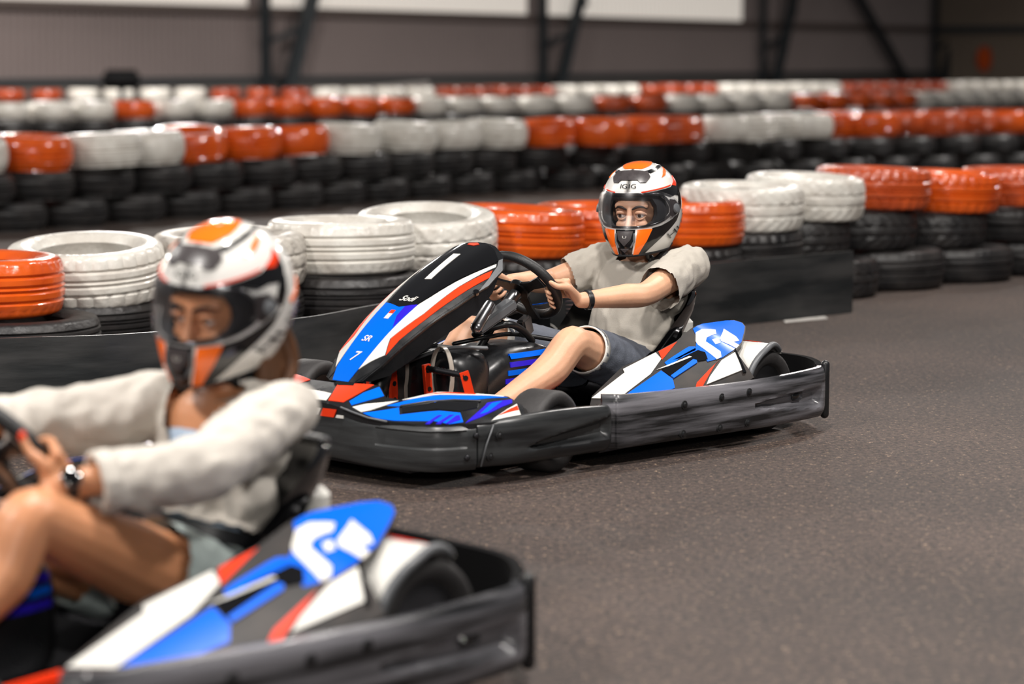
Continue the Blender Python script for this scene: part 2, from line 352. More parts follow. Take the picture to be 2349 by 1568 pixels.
# ------------------------------------------------------------------ tyres
def tyre_mesh(name, kind, seg=120, R0=.30, W=.20):
    hw = W/2; prof = []                                   # closed profile (r, z, tread flag)
    tread = []
    nT = 21
    for i in range(nT):
        f = -1 + 2*i/(nT-1); z = f*hw*.86; r = R0 - (.014 if seg > 60 else .030)*abs(f)**2.4
        g = 0
        if kind in ('rib', 'mix') and i in (5, 9, 11, 15): g = 1
        tread.append((r, z, f, g))
    P = [(.178, -hw*.70, 0, 0), (.20, -hw*.92, 0, 0), (.235, -hw*1.0, 0, 0), (.262, -hw*.985, 0, 0), (R0-(.022 if seg > 60 else .040), -hw*.93, 0, 0)]
    P += tread + [(r, -z, 0, 0) for r, z, a, b in P[::-1]] + [(.186, hw*.5, 0, 0), (.20, 0, 0, 0), (.186, -hw*.5, 0, 0)]
    rs = []
    for k in range(seg):
        ring = []
        for j, (r, z, f, g) in enumerate(P):
            rr = r
            if 5 <= j < 5+nT:
                if g: rr -= .0095
                ph = k
                if kind == 'block': ph = k + int(abs(f)*6)
                if kind in ('block', 'mix'):
                    if abs(f) > .42 and ph % 4 == 0: rr -= .008
                    if kind == 'block' and .1 < abs(f) <= .42 and (k + int(f*9)) % 5 == 0: rr -= .007
                    if kind == 'block' and j in (5+7, 5+13): rr -= .007
                if kind == 'rib' and abs(f) > .72 and k % 3 == 0: rr -= .005
            a = 2*PI*k/seg; ring.append((rr*math.cos(a), rr*math.sin(a), z))
        rs.append(ring)
    bm = bmesh.new(); V = [[bm.verts.new(p) for p in r] for r in rs]; n = len(P)
    for k in range(seg):
        for j in range(n): bm.faces.new((V[k][j], V[(k+1) % seg][j], V[(k+1) % seg][(j+1) % n], V[k][(j+1) % n]))
    bmesh.ops.recalc_face_normals(bm, faces=bm.faces)
    for e in bm.edges:
        if e.calc_face_angle(0) > R(42): e.smooth = False
    me = bpy.data.meshes.new(name); bm.to_mesh(me); bm.free()
    for p in me.polygons: p.use_smooth = True
    me.materials.append(MT['rubber']); return me
TM = {k: tyre_mesh('tyre_'+k, k) for k in ('rib', 'mix', 'block')}
TF = {'far': tyre_mesh('tyre_far', 'rib', 48), 'farplain': tyre_mesh('tyre_far_plain', 'plain', 48)}
rnd = random.Random(7)
def tyre(me, loc, m, label, group, tilt=0, roll=0, wz=1.0, dz=1.0):
    o = bpy.data.objects.new('tyre', me); COL.objects.link(o); o.location = loc
    o.rotation_euler = (R(tilt), R(roll), rnd.uniform(0, 6.28)) ; o.rotation_mode = 'XYZ'
    q = Euler((R(tilt), R(roll), 0)).to_matrix() @ Euler((0, 0, rnd.uniform(0, 6.28))).to_matrix(); o.rotation_euler = q.to_euler()
    o.scale = (dz, dz, wz)
    o.material_slots[0].link = 'OBJECT'; o.material_slots[0].material = MT[m]
    return tag(o, label, 'tyre', group)
# near wall: (centre px, top centre py, px per metre, colour, tilt, roll, tread)
near = [(-50, 584, 652, 'o', 0, 1, 'rib'), (197, 556, 612, 'w', 6, 0, 'mix'), (525, 532, 595, 'd', 2, 0, 'block'), (781, 501, 575, 'w', 0, 0, 'rib'),
        (977, 486, 552, 'w', 7, 0, 'block'), (1184, 474, 530, 'o', 0, 3, 'rib'), (1372, 466, 512, 'o', 0, 0, 'rib'), (1562, 456, 496, 'o', 0, 1, 'rib'),
        (1702, 423, 482, 'w', 2, 1, 'block'), (1846, 402, 464, 'w', 2, 2, 'block'), (2002, 383, 447, 'q', 0, 2, 'mix'), (2165, 392, 432, 'o', 1, 2, 'mix'), (2327, 383, 418, 'q', 0, 0, 'mix'), (2478, 376, 405, 'o', 0, 0, 'mix')]
CN = {'o': ('tyre_orange', 'orange'), 'q': ('tyre_orange_dull', 'orange'), 'w': ('tyre_white', 'white'), 'd': ('tyre_dirty', 'white'), 'r': ('tyre_red', 'orange')}
near_lab = ['orange painted tyre at the left edge of the nearest tyre wall', 'large white tyre with an open centre left of the blouse wearer',
            'dirty white tyre mostly hidden behind the nearest helmet', 'white ribbed tyre between the nearest helmet and the kart fairing',
            'white tyre tipped to show its hole, behind the black kart fairing', 'orange tyre right behind the steering wheel of the middle kart',
            'orange tyre partly hidden to the left of the grey-shirt driver\'s helmet', 'orange ribbed tyre just right of the grey-shirt driver\'s helmet',
            'white tyre beside the grey-shirt driver\'s helmet, lower of two white ones', 'taller white tyre right of the grey-shirt driver, next to orange',
            'dull orange tyre right of the white tyres on the nearest wall', 'bright orange tyre second from right on the nearest wall', 'orange tyre cut by the right edge of the frame, nearest wall', 'orange tyre at the extreme right end of the nearest wall']
for i, (cx, cy, s, c, tl, ro, kd) in enumerate(near):
    p = at_depth(cx, cy, F/s); zt = p.z; wt = .205
    tyre(TM[kd], (p.x, p.y, zt-wt/2), CN[c][0], near_lab[i], 'painted tyres on the nearest wall', tl, ro, wt/.2)
    hb = (zt - wt - .006)/2
    for k in (0, 1):
        jx, jy = rnd.uniform(-.015, .015), rnd.uniform(-.015, .015)
        if i == 0 and k == 1: jx, jy = .13, -.03
        if i >= 9: jx = (.075 if k == 0 else -.07); jy = 0
        tyre(TM[rnd.choice(('rib', 'mix', 'block'))], (p.x+jx, p.y+jy, hb*(k+.5)), 'rubber',
             'bare black tyre in the %s layer, %s stack from left, nearest tyre wall' % (('bottom', 'middle')[k], nth(i+1)), 'black tyres of the nearest wall', 0, 0, hb/.2*.985)
def interp(tab, x):
    for (a, u), (b, v) in zip(tab[:-1], tab[1:]):
        if x <= b: return u + (v-u)*(x-a)/(b-a)
    return tab[-1][1]
def run_labels(cols, wall):
    out = []; runs = {}; prev = None; k = 0
    for c in cols:
        n = CN[c][1]
        if n != prev: runs[n] = runs.get(n, 0)+1; k = 0; prev = n
        k += 1; out.append('%s %s tyre in the %s %s run from left, %s tyre wall' % (nth(k), n, nth(runs[n]), n, wall))
    return out
# second wall
g2 = [(-150, 345), (0, 335), (1060, 262), (1700, 237), (2349, 217), (2700, 207)]      # px -> px per metre at the stack centre
tops = [(-80, 'w'), (74, 'o'), (236, 'w'), (335, 'w'), (435, 'o'), (563, 'o'), (675, 'o'), (797, 'w'), (928, 'w'), (1032, 'w'), (1138, 'w'), (1258, 'o'), (1375, 'o'), (1476, 'o'), (1548, 'q'),
        (1665, 'w'), (1722, 'w'), (1795, 'w'), (1846, 'w'), (1923, 'o'), (2000, 'o'), (2075, 'q'), (2146, 'q'), (2237, 'q'), (2310, 'o'), (2385, 'o')]
labs = run_labels([c for _, c in tops], 'second')
DEP = [340.5, 330.5, 322.2, 312.2, 302.9, 295.4, 287.6, 280.1, 271.9, 265.7, 260.2, 256.2, 252.6, 248.7, 244.1, 242.8, 238.5, 235.3, 231.6, 228.9, 226.3, 223.6, 220.6, 218.5, 215.5, 212.4]
for i, (cx, c) in enumerate(tops):
    Y = F/DEP[i] + ((.16 if i % 2 else -.16) if i >= 12 else 0); p = at_depth(cx, 300, Y)
    up = .02
    tl, ro = rnd.uniform(-2, 2), rnd.uniform(-3, 3)
    if i == 4: tl = 8
    tyre(TF['far'] if i % 3 else TF['farplain'], (p.x, p.y, .505+up), CN[c][0], labs[i], 'painted tyres on the second wall', tl, ro, 1.18, .95)
x = -140.0; pts = []
poly = [at_depth(px, 300, F/interp(g2, px)).xy for px in range(-150, 2600, 10)]
def along(poly, step, off=0):
    d = -off; out = []
    for a, b in zip(poly[:-1], poly[1:]):
        l = (b-a).length
        while d <= l: 
            if d >= 0: out.append(a + (b-a)*(d/l))
            d += step
        d -= l
    return out
for tier, off in ((0, 0), (1, -.29)):
    for k, q in enumerate(along(poly, .585, off)):
        tyre(TF['far'], (q.x + rnd.uniform(-.02, .02), q.y + rnd.uniform(-.03, .03), .1+.202*tier), 'rubber', 'bare black tyre, %s from left in the %s layer of the second tyre wall' % (nth(k+1), ('bottom', 'middle')[tier]), 'black tyres of the second wall', 0, 0, 1.0, .965)
# third and farthest walls
def far_wall(tab, segs, wall, ph):
    poly = [at_depth(px, 300, F/interp(tab, px)).xy for px in range(-60, 2500, 10)]
    cen = along(poly, ph); cols = []; keep = []
    for q in cen:
        px = 1174.5 + F*q.x/q.y; c = 'w'
        for x1, cc in segs:
            c = cc
            if px < x1: break
        cols.append(c); keep.append(q)
    lb = run_labels(cols, wall)
    for i, q in enumerate(keep):
        j = rnd.uniform(-.05, .05)
        tyre(TF['farplain'], (q.x, q.y+j, .531), CN[cols[i]][0], lb[i], 'painted tyres on the %s wall' % wall, rnd.uniform(-2, 2), rnd.uniform(-2, 2), 1.15*rnd.uniform(.92, 1.04), .97)
    for k in (1, 0):
        for i, q in enumerate(keep):
            tyre(TF['farplain'], (q.x+rnd.uniform(-.03, .03), q.y, .102+.205*k), 'rubber', 'bare black tyre, %s stack from left, %s layer of the %s tyre wall' % (nth(i+1), ('bottom', 'middle')[k], wall), 'black tyres of the %s wall' % wall, 0, 0, 1.0, .98)
far_wall([(-100, 190), (0, 185), (600, 170), (1100, 158), (1500, 153), (1900, 145), (2500, 126)],
         [(300, 'w'), (402, 'o'), (545, 'w'), (915, 'o'), (1370, 'w'), (1550, 'q'), (1780, 'w'), (2085, 'o'), (9999, 'w')], 'third', .60)
far_wall([(-100, 126), (0, 125), (700, 121), (1000, 117), (1500, 106), (1900, 97), (2600, 84)],
         [(165, 'r'), (465, 'w'), (750, 'r'), (985, 'w'), (1245, 'r'), (1465, 'w'), (1650, 'r'), (1910, 'w'), (2170, 'r'), (9999, 'w')], 'farthest', .66)
# black barrier belt in front of the near wall
bp = [(-2.6, 6.85), (-2.0, 7.0), (-1.55, 7.13), (-1.2, 7.25), (-.72, 7.68), (-.43, 8.2), (.1, 8.85), (.80, 9.72), (1.25, 10.15), (1.565, 10.43)]
S = spline([Vector((x, y, 0)) for x, y in bp], 8); rs = []
for (p, t, u, v) in frames(S):
    n = Vector((t.y, -t.x, 0)).normalized()*.006
    rs.append([p-n+Vector((0, 0, 0)), p-n+Vector((0, 0, .285)), p+n+Vector((0, 0, .285)), p+n])
bm = bmesh.new(); rings(bm, rs); bmesh.ops.subdivide_edges(bm, edges=[e for e in bm.edges if abs(e.verts[0].co.z-e.verts[1].co.z) > .1], cuts=3)
tag(fin(bm, 'barrier_belt', 'belt', sharp=30), 'long scuffed black rubber belt standing along the nearest tyre wall', 'barrier')
bm = bmesh.new(); a = at_z(1800, 738, .002); c = at_z(1895, 727, .002)  # thin pale mottled strip lying on the floor
rings(bm, [[a+Vector((0, -.03, -.001)), a+Vector((0, .05, -.001)), a+Vector((0, .05, .001)), a+Vector((0, -.03, .001))], [c+Vector((0, -.06, -.001)), c+Vector((0, .04, -.001)), c+Vector((0, .04, .001)), c+Vector((0, -.06, .001))]])
tag(fin(bm, 'floor_streak', 'pale_streak', smooth=False), 'short pale scuffed strip on the floor at the belt\'s right end', 'streak')

# ------------------------------------------------------------------ go-kart (local axes: x forward, y left, z up)
PLAN = [(1.60, 0), (1.598, .062), (1.586, .208), (1.566, .359), (1.519, .478), (1.409, .531), (1.277, .575), (1.113, .591), (.905, .607), (.657, .632), (.313, .678), (0, .68)]
def podz(x, y): return .340 - .26*max(0, x-.26) - .42*max(0, y-.38) - 1.2*max(0, y-.48)**2 - .9*max(0, .385-y)
def pod_map(sgn):
    def f(x, y, h): return Vector((x + h*.2, sgn*(y + h*.4), podz(x, y) + h*.9))
    return f
def plan_y(x):
    P = PLAN[1:]
    for (a, b), (c, d) in zip(P[:-1], P[1:]):
        if c <= x <= a: return b + (d-b)*(x-a)/(c-a)
    return .062 if x > 1.59 else .68
def inward(x, y):
    m = 9; p = Vector((x, abs(y)))
    for a, b in zip([(1.60, -.1)] + PLAN[:-1], PLAN):
        A = Vector(a); B = Vector(b); t = max(0, min(1, (p-A).dot(B-A)/(B-A).length_squared)); m = min(m, (p-A-(B-A)*t).length)
    return m
def nose_map(x, y, h):
    return Vector((x, y, .176 + .038*math.exp(-(y/.24)**4) + .30*min(inward(x, y), .3) + h))
FB = Vector((1.392, 0, .268)); FT = Vector((.835, 0, .606)); FL = (FT-FB).length; FD = (FT-FB).normalized(); FN = Vector((FD.z, 0, -FD.x))
def fair_map(u, v, h):
    d = max(0, abs(v)-.05)**1.4 + 9*max(0, abs(v)-.125)**2
    nv = Vector((0, math.copysign(1, v), 0))*min(1, max(0, abs(v)-.05)*9)
    return FB + FD*u + Vector((0, v, 0)) + FN*(.036*(1-(2*u/FL-1)**2) - d) + (FN + nv*.6).normalized()*h
def bumper_wall(bm, pts, z0, z1, th, disp=None, rows=12, lip=.012):
    """vertical skirt following a plan curve; z0/z1 functions of arc fraction"""
    S = spline([Vector((x, y, 0)) for x, y in pts], 10); fr = frames(S); n = len(S); rs = []
    L = [0]
    for a, b in zip(S[:-1], S[1:]): L.append(L[-1]+(b-a).length)
    for i, (p, t, u, v) in enumerate(fr):
        nr = Vector((t.y, -t.x, 0)).normalized()
        f = L[i]/L[-1]; a = z0(f) if callable(z0) else z0; b = z1(f) if callable(z1) else z1
        ring = []
        for k in range(rows+1):
            g = k/rows; z = a+(b-a)*g
            bul = -lip*(abs(2*g-1)**6)
            q = p + nr*(bul + (disp(p.x, z) if disp else 0)); ring.append(Vector((q.x, q.y, z)))
        for k in range(rows, -1, -3):
            g = k/rows; z = a+(b-a)*g; q = p - nr*(th + lip*.6); ring.append(Vector((q.x, q.y, z)))
        rs.append(ring)
    rings(bm, rs)
def make_kart():
    root = empty('go_kart')
    for sg in (1, -1):
        # front half-skirt .. side skirt, per side
        def lens(x, z, x0, x1, za, zb, hw):            # a long tapering scoop
            f = (x-x0)/(x1-x0)
            if f < 0 or f > 1: return 0
            zc = za+(zb-za)*f; w_ = hw*(f**.6); d = abs(z-zc)
            return -.032*max(0, 1-(d/max(w_, 1e-4))**2)*min(1, (1-f)*14)
        fp = [(x, sg*y) for x, y in ((1.409, .531), (1.36, .5475), (1.277, .575), (1.113, .594), (1.0, .606), (.95, .606), (.915, .585), (.905, .55))]
        sp = [(x, sg*y) for x, y in ((.93, .565), (.905, .585), (.87, .605), (.657, .632), (.5, .655), (.313, .678), (.15, .684), (.03, .682), (-.02, .672), (-.055, .64))]
        if sg < 0: fp = fp[::-1]; sp = sp[::-1]
        bm = bmesh.new(); bumper_wall(bm, fp, .055, lambda f: .178+.012*math.sin(PI*f), .02, lambda x, z: lens(x, z, 1.25, .925, .098, .122, .034), rows=24)
        fs = fin(bm, 'front_wheel_guard', 'bumper_dark', root, sharp=50)
        bm = bmesh.new(); bumper_wall(bm, sp, lambda f: .05, lambda f: .197+.010*(abs(2*f-1)**2), .02, lambda x, z: lens(x, z, .35, .0, .122, .116, .034), rows=24)
        ss = fin(bm, 'side_bumper', 'bumper', root, sharp=50)
        for x, z, par in ((.641, .154, ss), (.646, .06+.008, ss), (.489, .161, ss), (.496, .07, ss), (.374, .166, ss), (.378, .074, ss), (1.347, .139, fs), (1.374, .083, fs)):
            y = plan_y(x)
            bm = bmesh.new(); tube(bm, [(x, sg*(y-.004), z), (x, sg*(y+.004), z), (x, sg*(y+.0065), z)], [.009, .009, .005], 12); fin(bm, 'bolt', 'black', par, sharp=30)
            bm = bmesh.new(); tube(bm, [(x, sg*(y-.004), z), (x, sg*(y+.0025), z)], [.0125, .0125], 14); fin(bm, 'washer', 'grip', par, sharp=30)
        bm = bmesh.new(); box(bm, (.12, sg*.664, .128), (.05, .012, .028), bev=.004); fin(bm, 'slot_insert', 'gloss', ss)
        # painted side pod
        pm = pod_map(sg)
        poly = [(.85, .45), (.811, .425), (.628, .386), (.479, .399), (.384, .400), (.299, .386), (.22, .379), (.13, .378), (.075, .388), (.058, .408), (.072, .430), (.115, .460), (.196, .51), (.267, .537), (.295, .63), (.45, .625), (.55, .605), (.7, .575), (.82, .53)]
        pod = panel('side_pod', poly, pm, .03, 'podblack', root, h0=-.02, h1=0)
        D = {'white': [[(.822, .432), (.645, .410), (.636, .396), (.488, .401), (.498, .432), (.585, .461), (.76, .481)],
                       [(.270, .540), (.313, .597), (.468, .581), (.432, .566), (.342, .541)],
                       [(.554, .4575), (.415, .4735), (.411, .481), (.51, .468)],
                       [(.338, .437), (.302, .409), (.271, .409), (.224, .427), (.248, .448), (.294, .446), (.312, .457), (.313, .515), (.331, .532), (.352, .531), (.346, .452)],
                       [(.262, .473), (.207, .442), (.183, .427), (.184, .476), (.197, .499), (.228, .5), (.224, .519), (.254, .53), (.270, .484)], [(.288, .462), (.268, .466), (.279, .488), (.298, .484)]],
             'red': [[(.475, .402), (.386, .404), (.499, .436)], [(.345, .5365), (.371, .5405), (.477, .577), (.494, .586), (.52, .578), (.49, .562), (.403, .545)]],
             'blue': [[(.768, .484), (.544, .468), (.545, .514), (.570, .542), (.66, .531), (.735, .508)],
                      [(.473, .456), (.364, .458), (.317, .426), (.292, .391), (.22, .384), (.13, .383), (.08, .391), (.064, .409), (.077, .430), (.12, .459), (.196, .506), (.267, .531), (.33, .5345), (.386, .522), (.372, .485)],
                      [(.504, .449), (.477, .446), (.40, .442), (.377, .442), (.36, .453), (.373, .466), (.431, .462), (.509, .468)]]}
        hh = {'blue': .0014, 'red': .0016, 'white': .0024}
        for m, ps in D.items():
            for ply in ps: panel('decal', ply, pm, .03, m, pod, h0=.0002, h1=hh[m])
        panel('decal', [(.536, .464), (.543, .500), (.475, .498), (.41, .493), (.41, .506), (.378, .516), (.358, .490), (.368, .470), (.425, .466), (.495, .468)], pm, .03, 'gloss', pod, h0=.0002, h1=.0022)
        panel('decal', [(.540, .502), (.418, .491), (.412, .500), (.42, .508), (.54, .514)], pm, .03, 'blue', pod, h0=.0002, h1=.0032)
        panel('seam', [(.262, .533), (.270, .534), (.318, .606), (.308, .609)], pm, .03, 'gloss', pod, h0=0, h1=.004)
        # skirt below the pod towards the seat
        bm = bmesh.new()
        rs = []
        for x, y in ((.85, .45), (.628, .386), (.479, .398), (.3, .386), (.09, .378)):
            z = podz(x, y)
            rs.append([(x, sg*y, .06), (x, sg*y, z-.01), (x, sg*(y+.012), z-.01), (x, sg*(y+.012), .06)])
        rings(bm, rs); fin(bm, 'pod_skirt', 'black', pod, sharp=30)
        # rear fender with a rolled lip
        bm = bmesh.new(); rs = []
        for k in range(15):
            a = R(14 + k*116/14); w0, w1 = .40, .585 - .06*max(0, (k-7)/7)
            c, s = math.cos(a), math.sin(a)
            rs.append([Vector((.125+(.155+o)*c, sg*y, .13+(.150+o)*s - .06*max(0, abs(y-.5)-.06))) for o, y in ((0, w0), (0, .46), (0, .54), (0, w1), (-.008, w1), (-.008, .54), (-.008, .46), (-.008, w0))])
        rings(bm, rs); fe = fin(bm, 'rear_fender', 'white', root, sharp=50)
        bm = bmesh.new(); tube(bm, [Vector((.125+.155*math.cos(R(a)), sg*(.588-.06*max(0, (a-72)/58)), .127+.150*math.sin(R(a)))) for a in range(12, 132, 8)], .010, 10, True)
        fin(bm, 'fender_lip', 'grey', fe)
        bm = bmesh.new(); rs = []
        for k in range(5):
            a = R(96 + k*7); c, s = math.cos(a), math.sin(a)
            rs.append([Vector((.125+(.155+o)*c, sg*y, .13+(.150+o)*s)) for o, y in ((.0022, .43), (.0022, .50), (.001, .50), (.001, .43))])
        rings(bm, rs); fin(bm, 'decal', 'red', fe, sharp=40)
        # wheels
        for nm, cx, cy, rr, wd, steer in (('rear_wheel', .105, .478, .128, .15, 0), ('front_wheel', 1.09, .480, .116, .115, 8)):
            we = empty(nm, (cx, sg*cy, rr), R(steer)); we.parent = root
            prof = [(.62, -.40), (.70, -.47), (.85, -.50), (.95, -.46), (1, -.36), (1, 0), (1, .36), (.95, .46), (.85, .50), (.70, .47), (.62, .40)]
            bm = bmesh.new(); seg = 40
            V = [[bm.verts.new((r*rr*math.cos(2*PI*k/seg), z*wd, r*rr*math.sin(2*PI*k/seg))) for r, z in prof] for k in range(seg)]
            for k in range(seg):
                for j in range(len(prof)-1): bm.faces.new((V[k][j], V[(k+1) % seg][j], V[(k+1) % seg][j+1], V[k][j+1]))
                bm.faces.new((V[k][-1], V[(k+1) % seg][-1], V[(k+1) % seg][0], V[k][0]))
            fin(bm, 'slick_tyre', 'slick', we, sharp=50)
            bm = bmesh.new(); tube(bm, [(0, -wd*.40, 0), (0, -wd*.36, 0), (0, -wd*.1, 0), (0, wd*.1, 0), (0, wd*.36, 0), (0, wd*.40, 0)], [rr*.63, rr*.56, rr*.5, rr*.5, rr*.56, rr*.63], 32)
            tube(bm, [(0, -wd*.46, 0), (0, wd*.46, 0)], rr*.22, 18)
            fin(bm, 'rim', 'metal', we, sharp=35)
            for k in range(3):
                a = 2*PI*k/3 + .4
                bm = bmesh.new(); tube(bm, [(rr*.36*math.cos(a), sg*wd*.38, rr*.36*math.sin(a)), (rr*.36*math.cos(a), sg*wd*.44, rr*.36*math.sin(a))], rr*.07, 6); fin(bm, 'wheel_nut', 'darkmetal', we, False)
    # front skirt across the nose
    pts = [(x, -y) for x, y in ((1.409, .528), (1.519, .474), (1.563, .357), (1.584, .207), (1.596, .062))] + [(1.598, 0)] + [(x, y) for x, y in ((1.596, .062), (1.584, .207), (1.563, .357), (1.519, .474), (1.412, .528))]
    bm = bmesh.new()
    bumper_wall(bm, pts, lambda f: .05+.012*math.exp(-((f-.5)/.2)**4), lambda f: .172+.038*math.exp(-((f-.5)/.19)**4), .025,
                lambda x, z: (-.008 if (x > 1.45 and .114 < z < .16 and x < 1.572) else 0), rows=24)
    fb = fin(bm, 'front_bumper', 'bumper_dark', root, sharp=35)
    def fmf(y, z, h):
        P = PLAN[:6]; a = abs(y); x = P[-1][0]
        for (x0, y0), (x1, y1) in zip(P[:-1], P[1:]):
            if y0 <= a <= y1: x = x0 + (x1-x0)*(a-y0)/(y1-y0); break
        return Vector((x - .002 + h, y, z))
    for sg in (1, -1):
        panel('decal', [(sg*y, z) for y, z in ((.105, .176), (.155, .176), (.165, .198), (.115, .198))], fmf, .03, 'red', fb, h0=0, h1=.003)
        panel('decal', [(sg*y, z) for y, z in ((.02, .178), (.098, .178), (.108, .197), (.02, .200))], fmf, .03, 'white', fb, h0=0, h1=.003)
        panel('decal', [(sg*y, z) for y, z in ((.162, .176), (.19, .176), (.19, .184), (.166, .184))], fmf, .03, 'white', fb, h0=0, h1=.003)
    for sg in (1, -1):
        for x, z in ((1.414, .145), (1.438, .086)):
            y = plan_y(x)
            bm = bmesh.new(); tube(bm, [(x, sg*(y-.006), z), (x+.002, sg*(y+.004), z), (x+.003, sg*(y+.0065), z)], [.008, .008, .004], 12); fin(bm, 'bolt', 'darkmetal', fb, sharp=30)
        bm = bmesh.new(); tube(bm, [(1.405, sg*.538, .06), (1.39, sg*.5445, .12), (1.368, sg*.550, .172)], .0022, 8); fin(bm, 'edge_bead', 'grey', fb)
        bm = bmesh.new(); tube(bm, [nose_map(x, sg*y, .004) for x, y in ((1.597, .19), (1.592, .23), (1.580, .28), (1.567, .34))], .003, 8); fin(bm, 'edge_bead', 'grey', fb)
    # nose panel
    half = [(1.594, .06), (1.584, .2), (1.566, .31), (1.536, .41), (1.432, .515), (1.369, .540), (1.262, .566), (1.195, .50), (1.190, .439), (1.348, .332), (1.447, .274), (1.466, .234), (1.436, .180), (1.44, .165), (1.479, .06)]
    poly = half + [(x, -y) for x, y in reversed(half)]
    nose = panel('nose_panel', poly, nose_map, .03, 'black', root, h0=-.02, h1=0)
    panel('decal', [(1.578, .112), (1.540, .092), (1.537, 0), (1.540, -.092), (1.578, -.112), (1.588, -.06), (1.589, 0), (1.588, .06)], nose_map, .03, 'white', nose, h0=.0002, h1=.0016)
    panel('decal', [(1.473, .045), (1.461, .105), (1.477, .115), (1.491, .07), (1.486, .045)], nose_map, .03, 'gloss', nose, h0=.0002, h1=.0024)
    for sg in (1, -1):
        nm = (lambda s: (lambda x, y, h: nose_map(x, s*y, h)))(sg)
        panel('decal', [(1.549, .174), (1.492, .171), (1.442, .183), (1.466, .226), (1.559, .193)], nm, .03, 'blue', nose, h0=.0002, h1=.0016)
        panel('decal', [(1.564, .202), (1.529, .218), (1.457, .274), (1.54, .250), (1.565, .237)], nm, .03, 'white', nose, h0=.0002, h1=.0017)
        panel('decal', [(1.565, .245), (1.484, .303), (1.516, .337), (1.401, .456), (1.435, .5), (1.476, .488), (1.548, .352), (1.562, .282)], nm, .03, 'blue', nose, h0=.0002, h1=.0016)
        panel('decal', [(1.496, .268), (1.432, .298), (1.353, .358), (1.198, .445), (1.29, .42), (1.422, .365), (1.476, .303)], nm, .03, 'blue', nose, h0=.0002, h1=.0018)
        panel('decal', [(1.447, .279), (1.40, .307), (1.348, .338), (1.202, .436), (1.21, .439), (1.353, .352), (1.43, .296)], nm, .03, 'white', nose, h0=.0002, h1=.0021)
        panel('decal', [(1.40, .312), (1.33, .352), (1.27, .391), (1.275, .394), (1.35, .348)], nm, .03, 'red', nose, h0=.0002, h1=.0026)
        panel('decal', [(1.435, .508), (1.304, .458), (1.285, .448), (1.197, .461), (1.216, .479), (1.373, .505)], nm, .03, 'violet', nose, h0=.0002, h1=.0016)
        panel('decal', [(1.36, .491), (1.275, .457), (1.235, .46), (1.33, .492)], nm, .03, 'blue', nose, h0=.0002, h1=.0024)
        for ply in ([(1.522, .442), (1.517, .453), (1.456, .441), (1.461, .434)], [(1.507, .467), (1.498, .475), (1.425, .456), (1.435, .450)], [(1.484, .482), (1.472, .488), (1.432, .488), (1.414, .466), (1.424, .463)]):
            panel('decal', ply, nm, .03, 'violet', nose, h0=.0002, h1=.0026)
        panel('decal', [(1.362, .536), (1.338, .526), (1.207, .488), (1.257, .549)], nm, .03, 'white', nose, h0=.0002, h1=.0016)
        panel('decal', [(1.318, .522), (1.217, .499), (1.236, .522)], nm, .03, 'red', nose, h0=.0002, h1=.0024)
        panel('decal', [(1.576, .118), (1.562, .163), (1.443, .163), (1.465, .11), (1.482, .058), (1.537, .094)], nm, .03, 'red', nose, h0=.0002, h1=.0018)
        # long slot with raised rim
        panel('slot', [(1.505, .337), (1.476, .307), (1.30, .432), (1.335, .458), (1.394, .450)], nm, .02, 'gloss', nose, h0=-.004, h1=.0026)
        bm = bmesh.new(); tube(bm, [nm(x, y, .003) for x, y in ((1.478, .305), (1.42, .352), (1.36, .394), (1.30, .434))], .004, 8, True); fin(bm, 'slot_rim', 'black', nose)
    # steering fairing
    prof = [(-.035, .045), (-.02, .075), (.05, .098), (.2, .125), (.35, .148), (.48, .158), (.56, .15), (.615, .115), (.64, .07), (.652, .02)]
    poly = prof + [(u, -v) for u, v in reversed(prof)]
    fa = panel('steering_fairing', poly, fair_map, .022, 'black', root, h0=-.008, h1=0)
    panel('side_strip', [(-.03, .055), (.05, .0975), (.2, .1235), (.35, .1465), (.47, .156), (.46, .142), (.374, .131), (.243, .112), (.148, .093), (.083, .089), (.01, .045)], fair_map, .022, 'black', fa, h0=.0001, h1=.001)
    panel('rear_shoulder', [(.56, .15), (.48, .158), (.44, .1545), (.50, .147), (.56, .135), (.585, .122), (.6, .125)], fair_map, .022, 'grey', fa, h0=.0001, h1=.0016)
    panel('side_strip', [(u, -v) for u, v in [(-.03, .055), (.05, .0975), (.2, .1235), (.35, .1465), (.47, .156), (.46, .142), (.374, .131), (.243, .112), (.148, .093), (.083, .089), (.01, .045)]], fair_map, .022, 'black', fa, h0=.0001, h1=.001)
    panel('decal', [(-.034, .03), (.013, .036), (.144, .046), (.287, .06), (.268, .0), (.287, -.075), (.144, -.066), (.013, -.052), (-.034, -.034)], fair_map, .022, 'blue', fa, h0=.0002, h1=.002)
    panel('decal', [(.18, .046), (.287, .06), (.274, .02), (.23, .022)], fair_map, .022, 'violet', fa, h0=.0002, h1=.0026)
    scr = [(.268, 0), (.287, .058), (.336, .072), (.43, .09), (.52, .114), (.582, .124), (.618, .085), (.643, .035), (.648, 0)]
    sc_ = panel('fairing_screen', scr + [(u, -v) for u, v in reversed(scr[1:-1])], fair_map, .022, 'gloss', fa, h0=.0002, h1=.003)
